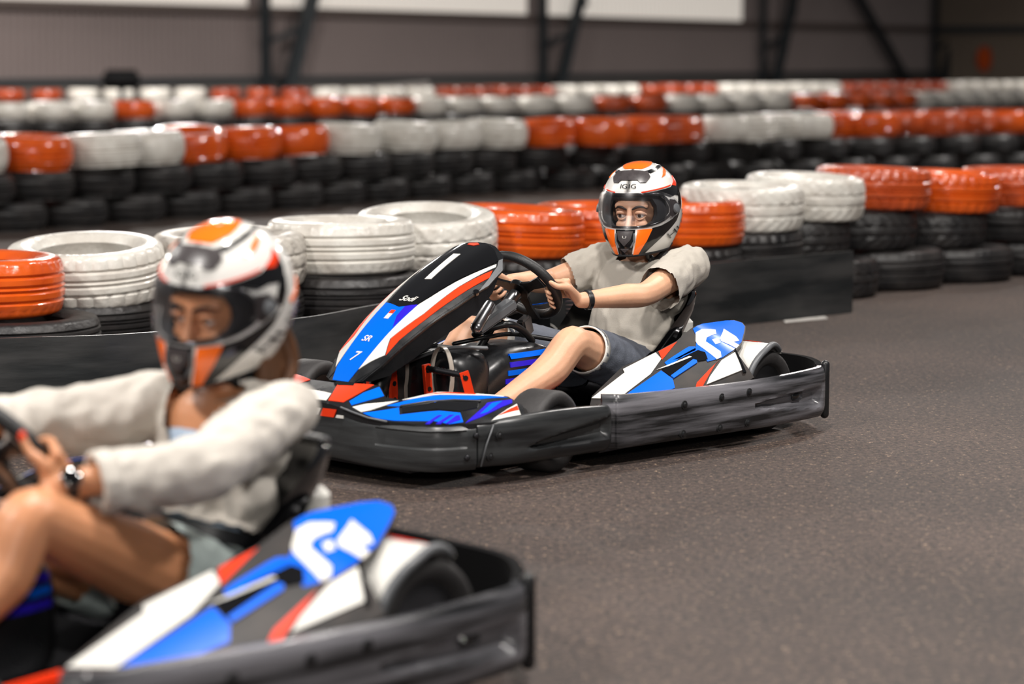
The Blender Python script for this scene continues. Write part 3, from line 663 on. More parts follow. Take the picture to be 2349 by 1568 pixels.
    for sg in (1, -1):
        fm = (lambda s: (lambda u, v, h: fair_map(u, v if s > 0 else -(v+.02), h)))(sg)
        panel('stripe', [(.013, .038), (.144, .047), (.287, .061), (.336, .0745), (.43, .0945), (.566, .128), (.555, .134), (.407, .110), (.266, .096), (.19, .078), (.14, .066), (.12, .072), (.083, .086)], fm, .022, 'white', fa, h0=.0002, h1=.002)
        panel('stripe', [(.083, .089), (.12, .075), (.142, .069), (.19, .080), (.266, .098), (.407, .112), (.535, .1365), (.505, .146), (.374, .130), (.243, .111), (.148, .093)], fm, .022, 'red', fa, h0=.0002, h1=.0022)
    panel('decal', [(.56, -.027), (.561, .0), (.41, .012), (.407, -.012)], fair_map, .022, 'white', sc_, h0=.002, h1=.0042)  # plain white bar laid on the dark screen
    panel('decal', [(.636, -.03), (.641, .0), (.632, .015), (.622, 0), (.626, -.03)], fair_map, .022, 'red', sc_, h0=.002, h1=.0044)
    text_on('lettering', 'Sodi', lambda a, b, h: fair_map(b, a, h), (0.005, .305), .034, 0, 'white', sc_, .0046, .4)
    text_on('lettering', '7', lambda a, b, h: fair_map(b, a, h), (-.012, .055), .05, 0, 'white', fa, .0036, .2)
    text_on('lettering', 'SR', lambda a, b, h: fair_map(b, a, h), (-.016, .125), .032, 0, 'white', fa, .0036, .2)
    panel('decal', [(.213, -.018), (.213, 0), (.236, 0), (.236, -.018)], fair_map, .022, 'white', fa, h0=.0002, h1=.003)
    panel('decal', [(.236, -.018), (.236, 0), (.252, 0), (.252, -.018)], fair_map, .022, 'red', fa, h0=.0002, h1=.003)
    for sg in (1, -1):
        bm = bmesh.new(); tube(bm, [fair_map(.43, sg*.1525, -.004), fair_map(.43, sg*.1525, .006)], .009, 12); fin(bm, 'bolt', 'gloss', fa, sharp=30)
    for sg in (1, -1):
        def fs(u, w_, h, sg=sg):
            v = interp([(-.05, .04), (-.035, .045), (-.02, .075), (.05, .098), (.2, .125), (.35, .148), (.48, .158), (.56, .15), (.7, .14)], u)
            return fair_map(u, sg*(v-.003), 0) - FN*w_ + Vector((0, sg*h, 0))
        panel('fairing_side', [(-.02, -.002), (.56, -.002), (.50, .028), (.42, .055), (.3, .062), (.15, .058), (.06, .045), (.0, .02)], fs, .022, 'black', fa, h0=-.006, h1=0)
    bm = bmesh.new(); tube(bm, [(1.25, 0, .27), (1.28, 0, .16)], .03, 12); fin(bm, 'lower_mount', 'black', fa)
    # chassis
    bm = bmesh.new(); box(bm, (.72, 0, .045), (1.62, .78, .012), bev=.004); box(bm, (.5, 0, .052), (.9, 1.14, .02), bev=.004); fin(bm, 'floor_tray', 'darkmetal', root, False)
    for sg in (1, -1):
        bm = bmesh.new(); tube(bm, spline([(-.1, sg*.3, .07), (.3, sg*.32, .07), (.8, sg*.3, .07), (1.1, sg*.22, .07), (1.4, sg*.2, .07)], 6), .015, 10, True); fin(bm, 'frame_rail', 'darkmetal', root)
        bm = bmesh.new(); tube(bm, [(1.09, sg*.25, .11), (1.09, sg*.43, .125)], .018, 10); tube(bm, [(1.0, 0, .12), (1.05, sg*.42, .125)], .008, 8); fin(bm, 'stub_axle', 'metal', root)
    bm = bmesh.new(); tube(bm, [(.105, -.54, .128), (.105, .54, .128)], .018, 14); fin(bm, 'rear_axle', 'metal', root, sharp=30)
    bm = bmesh.new(); bumper_wall(bm, [(-.045, -.655), (-.12, -.59), (-.19, -.48), (-.21, -.3), (-.215, 0), (-.21, .3), (-.19, .48), (-.12, .59), (-.045, .655)][::-1], .05, .208, .025)
    fin(bm, 'rear_bumper', 'boxblack', root, sharp=50)
    for sg in (1, -1):                         # vertical end cap where side and rear meet
        bm = bmesh.new(); tube(bm, [(-.048, sg*.652, .05), (-.048, sg*.652, .206)], .014, 12, True); fin(bm, 'corner_cap', 'black', root)
    # seat shell
    path = [((.50, .135), .15, .05), ((.40, .085), .19, .11), ((.28, .07), .205, .15), ((.17, .085), .21, .19), ((.09, .15), .215, .20), ((.045, .25), .22, .165), ((.012, .34), .225, .115), ((-.005, .39), .215, .085), ((-.012, .41), .19, .06)]
    nrm = [(0.1, 1), (.25, .97), (.3, .95), (.6, .8), (.88, .47), (.95, .3), (.96, .25), (.97, .22), (.97, .2)]
    bm = bmesh.new(); rs = []
    for ((x, z), w_, sd), (nx, nz_) in zip(path, nrm):
        ring = []
        for off in (0, -.012):
            row = []
            for k in range(17):
                f = -1 + k/8; d = sd*abs(f)**2.6 + off
                row.append(Vector((x+nx*d, w_*math.sin(f*PI/2*.93)*1.02, z+nz_*d)))
            ring += row if off == 0 else row[::-1]
        rs.append(ring)
    rings(bm, rs); st = fin(bm, 'seat', 'gloss', root, sharp=60)
    bm = bmesh.new(); tube(bm, spline([r_[8*0+i] for r_ in [rs[-1]] for i in range(17)], 2), .011, 8, True); fin(bm, 'seat_rim', 'black', st)
    for sg in (1, -1):
        bm = bmesh.new(); tube(bm, [(.0, sg*.2, .27), (-.02, sg*.3, .23), (.04, sg*.34, .14)], .012, 10, True); fin(bm, 'seat_stay', 'metal', root)
        bm = bmesh.new(); tube(bm, [(.06, sg*.225, .26), (.06, sg*.25, .26)], .018, 12); fin(bm, 'seat_bolt', 'metal', st, sharp=30)
    # engine behind the seat on the right, filler cap
    bm = bmesh.new(); box(bm, (-.03, -.27, .17), (.22, .2, .2), bev=.02); fin(bm, 'engine', 'darkmetal', root)
    bm = bmesh.new()
    for k in range(6): box(bm, (-.03, -.27, .285+k*.014), (.16, .15, .006))
    fin(bm, 'cooling_fins', 'metal', root, False)
    bm = bmesh.new(); tube(bm, [(.005, .125, .275), (.005, .125, .305), (.005, .125, .318)], [.034, .034, .022], 20); tube(bm, [(.005, .125, .12), (.005, .125, .275)], .022, 16); fin(bm, 'air_filter', 'white', root, sharp=35)
    # steering
    WC = Vector((.645, 0, .463)); up = Vector((.62, 0, .785)); yy = Vector((0, 1, 0)); ax = yy.cross(up)
    if ax.x > 0: ax = -ax
    bm = bmesh.new(); P = [WC + yy*.128*math.cos(2*PI*k/48) + up*(.122*math.sin(2*PI*k/48) - (.0 if math.sin(2*PI*k/48) > -.75 else .0)) for k in range(48)]
    fr = []
    for k in range(48):
        t = (P[(k+1) % 48]-P[k-1]).normalized(); u = ax; v = t.cross(u).normalized()
        fr.append([P[k] + u*.0155*math.cos(2*PI*j/12) + v*.0155*math.sin(2*PI*j/12) for j in range(12)])
    V = [[bm.verts.new(p) for p in r] for r in fr]
    for k in range(48):
        for j in range(12): bm.faces.new((V[k][j], V[(k+1) % 48][j], V[(k+1) % 48][(j+1) % 12], V[k][(j+1) % 12]))
    sw = fin(bm, 'steering_wheel', 'grip', root)
    for a in (20, 160, 270):
        d = yy*math.cos(R(a)) + up*math.sin(R(a)); s = d.cross(ax)
        bm = bmesh.new(); rings(bm, [[WC - ax*.02 + d*r + s*w_ + ax*h for w_, h in ((-wd, -.004), (wd, -.004), (wd, .004), (-wd, .004))] for r, wd in ((.02, .022), (.07, .014), (.122, .02))]); fin(bm, 'spoke', 'black', sw, False)
    bm = bmesh.new(); tube(bm, [WC - ax*.03, WC - ax*.012], .036, 20); fin(bm, 'hub', 'black', sw, sharp=30)
    bm = bmesh.new(); tube(bm, [WC - ax*.02, WC - ax*.14, Vector((.98, 0, .14))], .013, 12); fin(bm, 'steering_column', 'black', root)
    bm = bmesh.new(); tube(bm, [WC - ax*.04, WC - ax*.13], .021, 14); fin(bm, 'column_sleeve', 'metal', root, sharp=30)
    bm = bmesh.new(); box(bm, (.83, .05, .385), (.16, .05, .035), Euler((0, R(28), R(-12))), .008); fin(bm, 'column_bracket', 'grey', root, False)
    bm = bmesh.new(); tube(bm, [(.86, .06, .42), (.98, .12, .37)], .018, 12, True); fin(bm, 'silver_tube', 'metal', root)
    bm = bmesh.new(); box(bm, (.70, .06, .345), (.05, .03, .06), Euler((0, R(20), R(10))), .006); fin(bm, 'silver_bracket', 'metal', root, False)
    bm = bmesh.new(); tube(bm, spline([(.86, .0, .33), (.80, .07, .36), (.74, .08, .34), (.68, .07, .3)], 6), .011, 10, True); tube(bm, spline([(.9, -.05, .3), (.82, .02, .32), (.72, .03, .32), (.62, .1, .3)], 6), .007, 8, True); fin(bm, 'cables', 'black', root)
    # tank between the legs, footwell covers
    def blobbox(c, h, pw=.45):
        bm = bmesh.new(); bmesh.ops.create_uvsphere(bm, u_segments=36, v_segments=22, radius=1)
        for v in bm.verts:
            q = [math.copysign(abs(a)**pw, a) for a in v.co]; m_ = 1
            v.co = Vector((c[0]+q[0]*h[0], c[1]+q[1]*h[1], c[2]+q[2]*h[2]))
        return bm
    bm = blobbox((.80, .02, .175), (.20, .125, .125))
    for v in bm.verts: v.co.z -= .35*max(0, v.co.x-.85) + .1*max(0, .70-v.co.x)
    tk = fin(bm, 'fuel_tank', 'black', root)
    def tank_y(x, z):
        zz = (z + .35*max(0, x-.85) + .1*max(0, .70-x) - .175)/.125; xx = (x-.80)/.20
        return .02 + .125*max(0.0, 1 - abs(xx)**4.44 - abs(zz)**4.44)**.225
    for k in range(4):
        bm = bmesh.new(); z = .200 + k*.024; x1 = .88 - .012*k
        rings(bm, [[Vector((x, tank_y(x, z+dz) + dy, z+dz)) for dy, dz in ((-.004, -.0075), (.0022, -.0075), (.0022, .0075), (-.004, .0075))] for x in (.635, .68, .74, .80, .85, x1)]); fin(bm, 'tank_stripe', 'blue' if k % 2 else 'violet', tk, False)
    bm = blobbox((1.00, -.01, .19), (.095, .15, .115), .5); fin(bm, 'footwell_cover', 'black', root)
    bm = bmesh.new(); box(bm, (1.06, -.07, .298), (.13, .10, .012), Euler((0, R(12), R(-8))), .004); fin(bm, 'cover_plate', 'grey', root, False)
    bm = bmesh.new(); tube(bm, spline([(1.12, -.10, .235), (1.09, .0, .285), (1.04, .08, .312), (.97, .15, .31)], 6), .006, 8, True); fin(bm, 'cover_edge', 'grey', root)
    for sg in (1, -1):
        bm = bmesh.new(); rs = []
        for k in range(25):
            a = R(-30 + k*240/24); y = .092 + .040*math.cos(a); z = (.235 if math.sin(a) > 0 else .235) + .085*math.sin(a); ca, sa = math.cos(a), math.sin(a)
            rs.append([Vector((1.098+dx, sg*(y+ca*dr), z+sa*dr)) for dx, dr in ((-.008, 0), (.008, 0), (.008, .003), (-.008, .003))])
        rs = [[p - Vector((0, 0, .10)) for p in rs[0]]] + rs + [[p - Vector((0, 0, .10)) for p in rs[-1]]]
        rings(bm, rs); fin(bm, 'heel_strap', 'strap', root, sharp=40)
        # pedal: two drilled red arms and a ribbed bar
        pe = empty('pedal', (1.12, sg*.14, .06)); pe.parent = root
        A, B = Vector((.022, -.068*sg, .200)), Vector((-.002, .064*sg, .188))
        for top, low, dr in ((A, Vector((.004, -.052*sg, 0)), 0), (B, Vector((-.052, .098*sg, 0)), 1)):
            bm = bmesh.new(); t = Vector((0, sg, 0)) if not dr else Vector((.6, .8*sg, 0)); t = t.normalized()*.005
            d = (top-low).normalized(); q = t.cross(d).normalized()*.0135; md = top.lerp(low, .45) + (q*.4)
            rings(bm, [[p + q*f + t*g for f, g in ((-1, -1), (1, -1), (1, 1), (-1, 1))] for p in (top + d*.012, top, md, low.lerp(top, .3), low)]); fin(bm, 'pedal_arm', 'red', pe, False)
            for f in (.03, .30, .55):
                p = top.lerp(low, f) + q*.4*(1-abs(f-.45)*2); bm = bmesh.new(); tube(bm, [p - t*1.25, p + t*1.25], .0078, 12); fin(bm, 'lightening_hole', 'black', pe, sharp=30)
        bm = bmesh.new(); tube(bm, [A.lerp(B, k/24) for k in range(25)], [.0105 if k % 2 else .0085 for k in range(25)], 10); fin(bm, 'pedal_bar', 'darkmetal', pe)
    bm = bmesh.new(); box(bm, (.86, .30, .10), (.30, .03, .04), Euler((0, 0, R(8))), .006); fin(bm, 'red_side_bar', 'red', root, False)
    return root
kart_a = make_kart()
KA = (Vector((.469, 7.4763, 0)), R(227.5)); KB = (Vector((-.48, 4.5, 0)), R(227.0))
kart_b = copy_tree(kart_a)
for k, (loc, rz) in ((kart_a, KA), (kart_b, KB)): k.location = loc; k.rotation_euler = (0, 0, rz)
tag(kart_a, 'blue, white and red go-kart driven by the person in the grey T-shirt', 'go-kart', 'rental go-karts')
tag(kart_b, 'blurred blue and white go-kart in the foreground driven by the person in a blouse', 'go-kart', 'rental go-karts')

# ------------------------------------------------------------------ helmets
def sp(v, p): return math.copysign(abs(v)**p, v)
def helm(t, e, h=0):
    a = R(t); ct, s_ = math.cos(a), math.sin(a)
    if e >= 0:
        E = R(min(e, 89.9)); z = .156*math.sin(E); k = math.cos(E)**.88; wy, xf, xb, s = .131*k, .150*k, .160*k, 0
    else:
        s = -e/100; z = -.139*s; wy = .131*(1-.34*s**2.4); xf = .150+.032*math.sin(PI*min(s, 1)*.66); xb = .160*(1-.34*s*s); k = 1
    x = (xf if ct >= 0 else xb)*sp(ct, .90); y = wy*sp(s_, .90)
    if s > 0:
        y *= 1 - .20*s*max(ct, 0)
        z *= 1 - .30*max(0, -ct)
    p = Vector((x, y, z)); n = Vector((x*.9, y*1.1, z+.03*(1 if e > 0 else .3))).normalized()
    return p + n*h
PORT = [(0, 24), (20, 24), (38, 23.5), (52, 21), (62, 15), (68, 6), (68, -3), (62, -13), (50, -21), (36, -26), (18, -29), (0, -29)]
PORT = PORT + [(-t, e) for t, e in reversed(PORT[1:-1])]
def make_helmet(name):
    root = empty(name)
    outer = [(-180, -96), (180, -96), (180, 90), (0, 90)]
    shell = panel('shell', outer + [PORT[0]] + PORT[1:] + [PORT[0]] + [(0, 90), (-180, 90)], helm, (6, 6), 'hwhite', root, h0=-.006, h1=0, weld=1e-5)
    # thick black liner with a smaller window
    INN = [(0, 22), (22, 22), (38, 20), (45, 10), (46, -6), (43, -22), (30, -34), (0, -38)]; INN = INN + [(-t, e) for t, e in reversed(INN[1:-1])]
    panel('liner', [(-180, -90), (180, -90), (180, 90), (0, 90)] + [INN[0]] + INN[1:] + [INN[0]] + [(0, 90), (-180, 90)], lambda t, e, h: helm(t, e, h), (8, 8), 'liner', root, h0=-.030, h1=-.010, weld=1e-5)
    bm = bmesh.new(); ring = [helm(t, e, .001) for t, e in PORT]; S = spline(ring + [ring[0]], 5); tube(bm, S, .0045, 8); fin(bm, 'port_gasket', 'hblack', root)
    bm = bmesh.new(); tube(bm, [helm(t, -96, -.003) for t in range(-180, 181, 10)], .006, 8); fin(bm, 'neck_roll', 'liner', root)
    # visor: clear shield over the port, dark pivot plates
    VP = [(0, 26), (30, 26), (52, 24), (70, 18), (82, 11), (88, 3), (82, -7), (70, -16), (52, -24), (30, -30), (0, -32)]; VP = VP + [(-t, e) for t, e in reversed(VP[1:-1])]
    vis = panel('visor', VP, helm, (5, 5), 'visor', root, h0=.0062, h1=.008)
    for sg in (1, -1):
        f = (lambda s: (lambda t, e, h: helm(s*t, e, h)))(sg)
        panel('visor_pivot', [(66, 14), (78, 12), (88, 3), (82, -7), (70, -13), (64, -4)], f, (4, 4), 'hgrey', vis, h0=.004, h1=.0068)
        bm = bmesh.new(); tube(bm, [f(77, 2, .006), f(77, 2, .013), f(77, 2, .015)], [.016, .015, .009], 18); fin(bm, 'pivot_cap', 'grey', vis, sharp=30)
        # graphics, mirrored
        G = lambda m, ply, h=.0018, nm='graphic': panel(nm, ply, f, (5, 5), m, shell, h0=.0002, h1=h)
        G('hblack', [(40, -33), (54, -30), (72, -20), (90, -8), (100, 6), (104, 18), (96, 20), (88, 6), (92, -6), (84, -26), (66, -50), (52, -72), (40, -92), (28, -94), (34, -62)])
        G('horange', [(17, -35), (34, -34), (40, -35), (36, -62), (28, -92), (17, -93), (18, -65)], .0026)
        G('hblack', [(0, -34), (14, -34), (15, -65), (14, -94), (0, -94)])
        G('hblack', [(23, 25), (40, 26.5), (60, 28), (78, 29), (95, 34), (108, 40), (106, 24), (100, 14), (84, 18), (70, 17), (54, 22), (38, 24.5)], .0016)
        G('red', [(84, 31), (96, 36), (107, 42), (105, 33), (95, 28)], .0028)
        G('horange', [(66, 44), (86, 54), (108, 60), (100, 54), (84, 47)], .0022)
        G('hblack', [(30, 58), (58, 62), (90, 66), (120, 66), (150, 62), (150, 60), (110, 63), (70, 58.5), (44, 53)], .0018)
        G('hgrey', [(0, 43), (14, 43), (18, 39), (29, 39), (40, 47), (38, 56), (18, 59), (0, 60)], .004)
        G('horange', [(0, 64), (24, 63), (50, 68), (90, 74), (120, 76), (150, 74), (180, 72), (180, 88), (0, 88)], .0022)
        G('horange', [(104, -4), (122, 4), (140, 6), (140, 0), (120, -6), (106, -12)], .002)
        G('red', [(20, 25.5), (40, 27.5), (60, 29), (80, 30.5), (80, 32), (60, 30.5), (40, 29), (20, 27)], .0026)
        # chin side vents
        bm = bmesh.new(); tube(bm, [f(13.5, -44, .003), f(15, -60, .004), f(11, -74, .003)], .0035, 8, True); fin(bm, 'chin_rib', 'grey', shell)
        text_on('lettering', 'HUD', (lambda s: (lambda a, b, h: helm(s*(98+a), b, h)))(sg), (0, -42), 24, R(38), 'hblack', shell, .003, 0, 1.25)
    panel('chin_vent', [(-11, -37), (11, -37), (9, -55), (0, -70), (-9, -55)], helm, (4, 4), 'hgrey', shell, h0=.001, h1=.007)
    panel('chin_vent', [(-7, -78), (7, -78), (0, -86)], helm, (4, 4), 'hgrey', shell, h0=.001, h1=.005)
    text_on('lettering', 'IGIG', lambda a, b, h: helm(a, b, h), (0, 34), 8.5, 0, 'hblack', shell, .003, 0, 1.5)
    text_on('lettering', 'U', lambda a, b, h: helm(a, b, h), (0, -49), 8, 0, 'white', shell, .0078, 0, 1.0)
    bm = bmesh.new(); tube(bm, spline([(.10, .05, -.13), (.06, .04, -.16), (.0, .05, -.165), (-.03, .09, -.12)], 6), .007, 8, True); ellip(bm, (.05, .045, -.162), (.018, .010, .014)); fin(bm, 'chin_strap', 'black', root)
    return root
helmet_a = make_helmet('racing_helmet'); helmet_b = copy_tree(helmet_a)
tag(helmet_a, 'white, black and orange full-face helmet worn with the grey T-shirt', 'helmet', 'full-face helmets')
tag(helmet_b, 'large blurred white and orange helmet worn with the white blouse', 'helmet', 'full-face helmets')
def helm_pose(loc, rz, K, yaw, pitch, roll=0, scl=1):
    o, kz = K; c, s = math.cos(kz), math.sin(kz); p = Vector(loc)
    w_ = o + Vector((p.x*c - p.y*s, p.x*s + p.y*c, p.z))
    return Matrix.Translation(w_) @ Matrix.Rotation(kz+yaw, 4, 'Z') @ Matrix.Rotation(pitch, 4, 'Y') @ Matrix.Rotation(roll, 4, 'X') @ Matrix.Scale(scl, 4)
HA = ((.085, .012, .674), R(21), R(4), R(1), .975)
HB = ((.135, .025, .697), R(14), R(13), R(-4), .94)
helmet_a.matrix_world = helm_pose(HA[0], 0, KA, *HA[1:]); helmet_b.matrix_world = helm_pose(HB[0], 0, KB, *HB[1:])

# ------------------------------------------------------------------ people
def head_matrix(hd): return Matrix.Translation(hd[0]) @ Matrix.Rotation(hd[1], 4, 'Z') @ Matrix.Rotation(hd[2], 4, 'Y') @ Matrix.Rotation(hd[3], 4, 'X') @ Matrix.Translation((.029, 0, .000)) @ Matrix.Scale(1.05, 4)
def add_head(bm, M):
    t = bmesh.new()
    ellip(t, (-.012, 0, .012), (.092, .074, .100)); ellip(t, (.018, 0, -.055), (.066, .058, .066)); ellip(t, (.045, 0, -.085), (.030, .034, .026))
    ellip(t, (.063, 0, .020), (.022, .056, .022)); ellip(t, (.066, .030, -.040), (.018, .022, .020)); ellip(t, (.066, -.030, -.040), (.018, .022, .020))
    limb(t, [(.082, 0, .012), (.094, 0, -.018), (.104, 0, -.040)], [.0085, .0095, .0125]); ellip(t, (.092, .011, -.044), (.009, .008, .007)); ellip(t, (.092, -.011, -.044), (.009, .008, .007))
    ellip(t, (.078, 0, -.070), (.012, .022, .008)); ellip(t, (.075, 0, -.080), (.012, .019, .007))
    for s in (1, -1): ellip(t, (-.005, s*.076, -.012), (.018, .008, .026))
    bmesh.ops.transform(t, matrix=M, verts=t.verts)
    me = bpy.data.meshes.new('t'); t.to_mesh(me); t.free(); bm.from_mesh(me); bpy.data.meshes.remove(me)
def face_parts(root, M):
    for s in (1, -1):
        c = M @ Vector((.0715, s*.030, -.008)); d = (M.to_3x3() @ Vector((1, s*.12-.10, .0))).normalized()
        bm = bmesh.new(); ellip(bm, c, (.0125, .0125, .0115)); e = fin(bm, 'eye', 'eye', root)
        bm = bmesh.new(); tube(bm, [c + d*.0085, c + d*.0118, c + d*.0128], [.0062, .0058, .003], 16); fin(bm, 'iris', 'iris', e)
        bm = bmesh.new(); limb(bm, [M @ Vector(p) for p in ((.0705, s*.0145, -.005), (.0838, s*.023, .0015), (.0828, s*.037, .0015), (.067, s*.0465, -.006))], [.0036, .0056, .0056, .0036]); fin(bm, 'upper_eyelid', root['skin'], root)
        bm = bmesh.new(); limb(bm, [M @ Vector(p) for p in ((.074, s*.014, -.012), (.0805, s*.024, -.0185), (.078, s*.036, -.0185), (.068, s*.0455, -.011))], [.002, .0032, .0032, .002]); fin(bm, 'lower_eyelid', root['skin'], root)
        bm = bmesh.new(); limb(bm, [M @ Vector(p) for p in ((.0875, s*.011, .012), (.0875, s*.024, .0185), (.080, s*.038, .019), (.066, s*.050, .012))], [.0028, .0042, .0036, .0018]); fin(bm, 'eyebrow', 'brow', root)
def add_hand(bm, G, A, O, wrist, sc_=1.0, rgrip=.018, thumb_up=True):
    """a gripping hand: G grip point on the ring, A along the ring (index end positive), O towards the wrist"""
    G = Vector(G); A = Vector(A).normalized(); O = Vector(O); O = (O - A*O.dot(A)).normalized(); Nn = A.cross(O); wrist = Vector(wrist)
    kn = []
    for i, (off, ln) in enumerate(((.031, .95), (.0105, 1.05), (-.0105, 1.0), (-.031, .84))):
        off *= sc_; r = (rgrip + .0085)
        k0 = G + A*off + O*(.030*sc_) + Nn*(.026*sc_)
        pts = [k0 + O*.012, k0]
        for a in (62, 100, 145, 195, 240):
            pts.append(G + A*off*1.04 + (O*math.cos(R(a)) + Nn*math.sin(R(a)))*r*(1.06 if a < 120 else 1.0)*(.9+.1*ln))
        limb(bm, pts, [.0098*sc_, .0098*sc_, .0092*sc_, .0088*sc_, .0082*sc_, .0075*sc_, .0066*sc_], 4, 10); kn.append(k0)
    mid = sum(kn, Vector())/4
    pal = G + O*.045*sc_ + Nn*.004*sc_
    for k0 in kn: limb(bm, [wrist.lerp(pal, .25), pal.lerp(k0, .45), k0], [.017*sc_, .0155*sc_, .0118*sc_], 5, 10)
    th = G + O*.022 - Nn*.004
    limb(bm, [wrist.lerp(pal, .45) - Nn*.006, pal + A*.030 - Nn*.010, G + A*.050 + O*.012 - Nn*.014, G + A*.066 - Nn*.010 - O*.004] if thumb_up else [wrist.lerp(pal, .45), pal + A*.03 - Nn*.012, G + A*.035 - Nn*.026, G + A*.030 - Nn*.03 - O*.02], [.016*sc_, .0135*sc_, .0105*sc_, .0085*sc_], 5, 10)
    return G + A*.070 - Nn*.010 - O*.005
def ripple(me, amp, fr, seed, stretch=(1, 1, 1), fn=None):
    off = Vector((seed*3.1, seed*1.7, seed*.9)); nn = [v.normal.copy() for v in me.vertices]
    for v, n in zip(me.vertices, nn):
        p = Vector((v.co.x*stretch[0], v.co.y*stretch[1], v.co.z*stretch[2]))*fr + off
        d = 1 - 2*abs(noise.noise(p)) ; d = d*.6 + noise.noise(p*2.1)*.4
        a = amp*(fn(v.co) if fn else 1); v.co += n*(d*a)
def cloth_cut(me, keep):
    bm = bmesh.new(); bm.from_mesh(me)
    bmesh.ops.delete(bm, geom=[f for f in bm.faces if not keep(f.calc_center_median())], context='FACES')
    bm.to_mesh(me); bm.free()
WCL = Vector((.645, 0, .463)); UPW = Vector((.62, 0, .785)).normalized()
def ringp(a): return WCL + Vector((0, .128*math.cos(R(a)), 0)) + UPW*.122*math.sin(R(a))
def ringt(a): return (Vector((0, -math.sin(R(a)), 0)) + UPW*math.cos(R(a))).normalized()

# --- driver in the grey T-shirt
man = empty('person', KA[0], KA[1]); man['skin'] = 'skin'
tag(man, 'driver in a grey T-shirt and shorts seated in the middle kart, hands on wheel', 'person')
MH = head_matrix(HA)
shL, elL, wrL = Vector((.075, .168, .478)), Vector((.335, .235, .428)), Vector((.56, .165, .421))
shR, elR, wrR = Vector((.095, -.168, .478)), Vector((.235, -.255, .430)), Vector((.50, -.185, .452))
hpL, knL, anL, toL = Vector((.22, .095, .155)), Vector((.655, .212, .300)), Vector((1.02, .19, .115)), Vector((1.15, .19, .13))
hpR, knR, anR, toR = Vector((.22, -.095, .155)), Vector((.66, -.205, .300)), Vector((1.02, -.19, .115)), Vector((1.15, -.19, .13))
bm = bmesh.new(); add_head(bm, MH)
limb(bm, [(.062, 0, .455), (.065, .002, .515), (.075, .008, .60)], [.062, .052, .052])
ellip(bm, (.075, 0, .40), (.085, .150, .115)); ellip(bm, (.11, 0, .27), (.085, .125, .13)); ellip(bm, (.17, 0, .165), (.11, .135, .075))
for a, b, c in ((shL, elL, wrL), (shR, elR, wrR)):
    limb(bm, [a, a.lerp(b, .5), b, b.lerp(c, .3), b.lerp(c, .75), c], [.050, .044, .038, .039, .029, .0245])
for a, b, c, d in ((hpL, knL, anL, toL), (hpR, knR, anR, toR)):
    bk = Vector((-.012, 0, -.02))
    limb(bm, [a, a.lerp(b, .5), a.lerp(b, .9), b + Vector((.012, 0, -.004)), b.lerp(c, .30) + bk, b.lerp(c, .7) + bk*.3, c], [.082, .074, .056, .053, .053, .037, .033])
    limb(bm, [c, c.lerp(d, .6), d], [.034, .036, .028])
add_hand(bm, ringp(-14), ringt(-14), wrL - ringp(-14) + Vector((-.01, .03, 0)), wrL, .95)
add_hand(bm, ringp(186), -ringt(186), wrR - ringp(186) + Vector((-.01, -.03, 0)), wrR, .95)
link('body', remesh(bm, .0042, 4, .5), 'skin', man)
face_parts(man, MH)
bm = bmesh.new()                                   # fringe under the helmet's brow
for k in range(7): limb(bm, [MH @ Vector((.045, -.04+k*.0133, .082)), MH @ Vector((.074, -.042+k*.014, .062)), MH @ Vector((.083, -.036+k*.013, .046))], [.010, .009, .003], 4, 8)
fin(bm, 'hair', 'brow', man)
# T-shirt
bm = bmesh.new()
ellip(bm, (.078, 0, .405), (.107, .178, .120)); ellip(bm, (.115, 0, .29), (.108, .152, .145)); ellip(bm, (.165, 0, .185), (.135, .158, .085)); ellip(bm, (.068, 0, .468), (.072, .135, .050))
for a, b in ((shL, elL), (shR, elR)):
    m1 = a.lerp(b, .62); dn = Vector((0, 0, -.014)); limb(bm, [a - (b-a)*.25, a, a.lerp(b, .35)+dn*.4, m1+dn], [.066, .066, .066, .065])
limb(bm, [(.062, 0, .475), (.066, .003, .506)], [.075, .062])
me = remesh(bm, .006, 8, .5)
def keep_tee(c):
    for a, b in ((shL, elL), (shR, elR)):
        d = (b-a).normalized(); t = (c-a).dot(d)
        if t > .60*(b-a).length and abs(c.y) > .14 and (c-a-d*t).length < .10: return False
    ax_ = Vector((.12, .0, 1)).normalized()
    if (c - Vector((.066, .003, .5))).length < .085 and c.z > .503: return False
    return c.z > .105
cloth_cut(me, keep_tee)
ripple(me, .010, 9, 3, (1.0, 1.6, .9), lambda c: .35 + .9*max(0, min(1, (.44-c.z)/.1)))
ripple(me, .006, 22, 5, (.8, 1.5, .6), lambda c: .4 + (1.1 if abs(c.y) > .13 else .2))
link('t_shirt', me, 'tee', man)
# shorts with pale hems
bm = bmesh.new(); ellip(bm, (.19, 0, .155), (.13, .155, .085))
for a, b in ((hpL, knL), (hpR, knR)): limb(bm, [a, a.lerp(b, .4), a.lerp(b, .70), a.lerp(b, .84)], [.092, .088, .078, .074])
me = remesh(bm, .0065, 6)
cloth_cut(me, lambda c: not any((c-a).dot((b-a).normalized()) > .80*(b-a).length and c.y*a.y > 0 for a, b in ((hpL, knL), (hpR, knR))))
ripple(me, .006, 14, 2); link('shorts', me, 'shorts', man)
for a, b in ((hpL, knL), (hpR, knR)):
    c = a.lerp(b, .80); d = (b-a).normalized(); u = d.orthogonal().normalized(); v = d.cross(u)
    bm = bmesh.new(); rs = []
    for f, r in ((-.018, .0785), (.004, .0755), (.006, .073), (.004, .070), (-.018, .071)): rs.append([c + d*f + (u*math.cos(2*PI*k/32) + v*math.sin(2*PI*k/32))*r for k in range(32)])
    rings(bm, rs + [rs[0]], cap=False); fin(bm, 'shorts_hem', 'white', man, weld=1e-5)
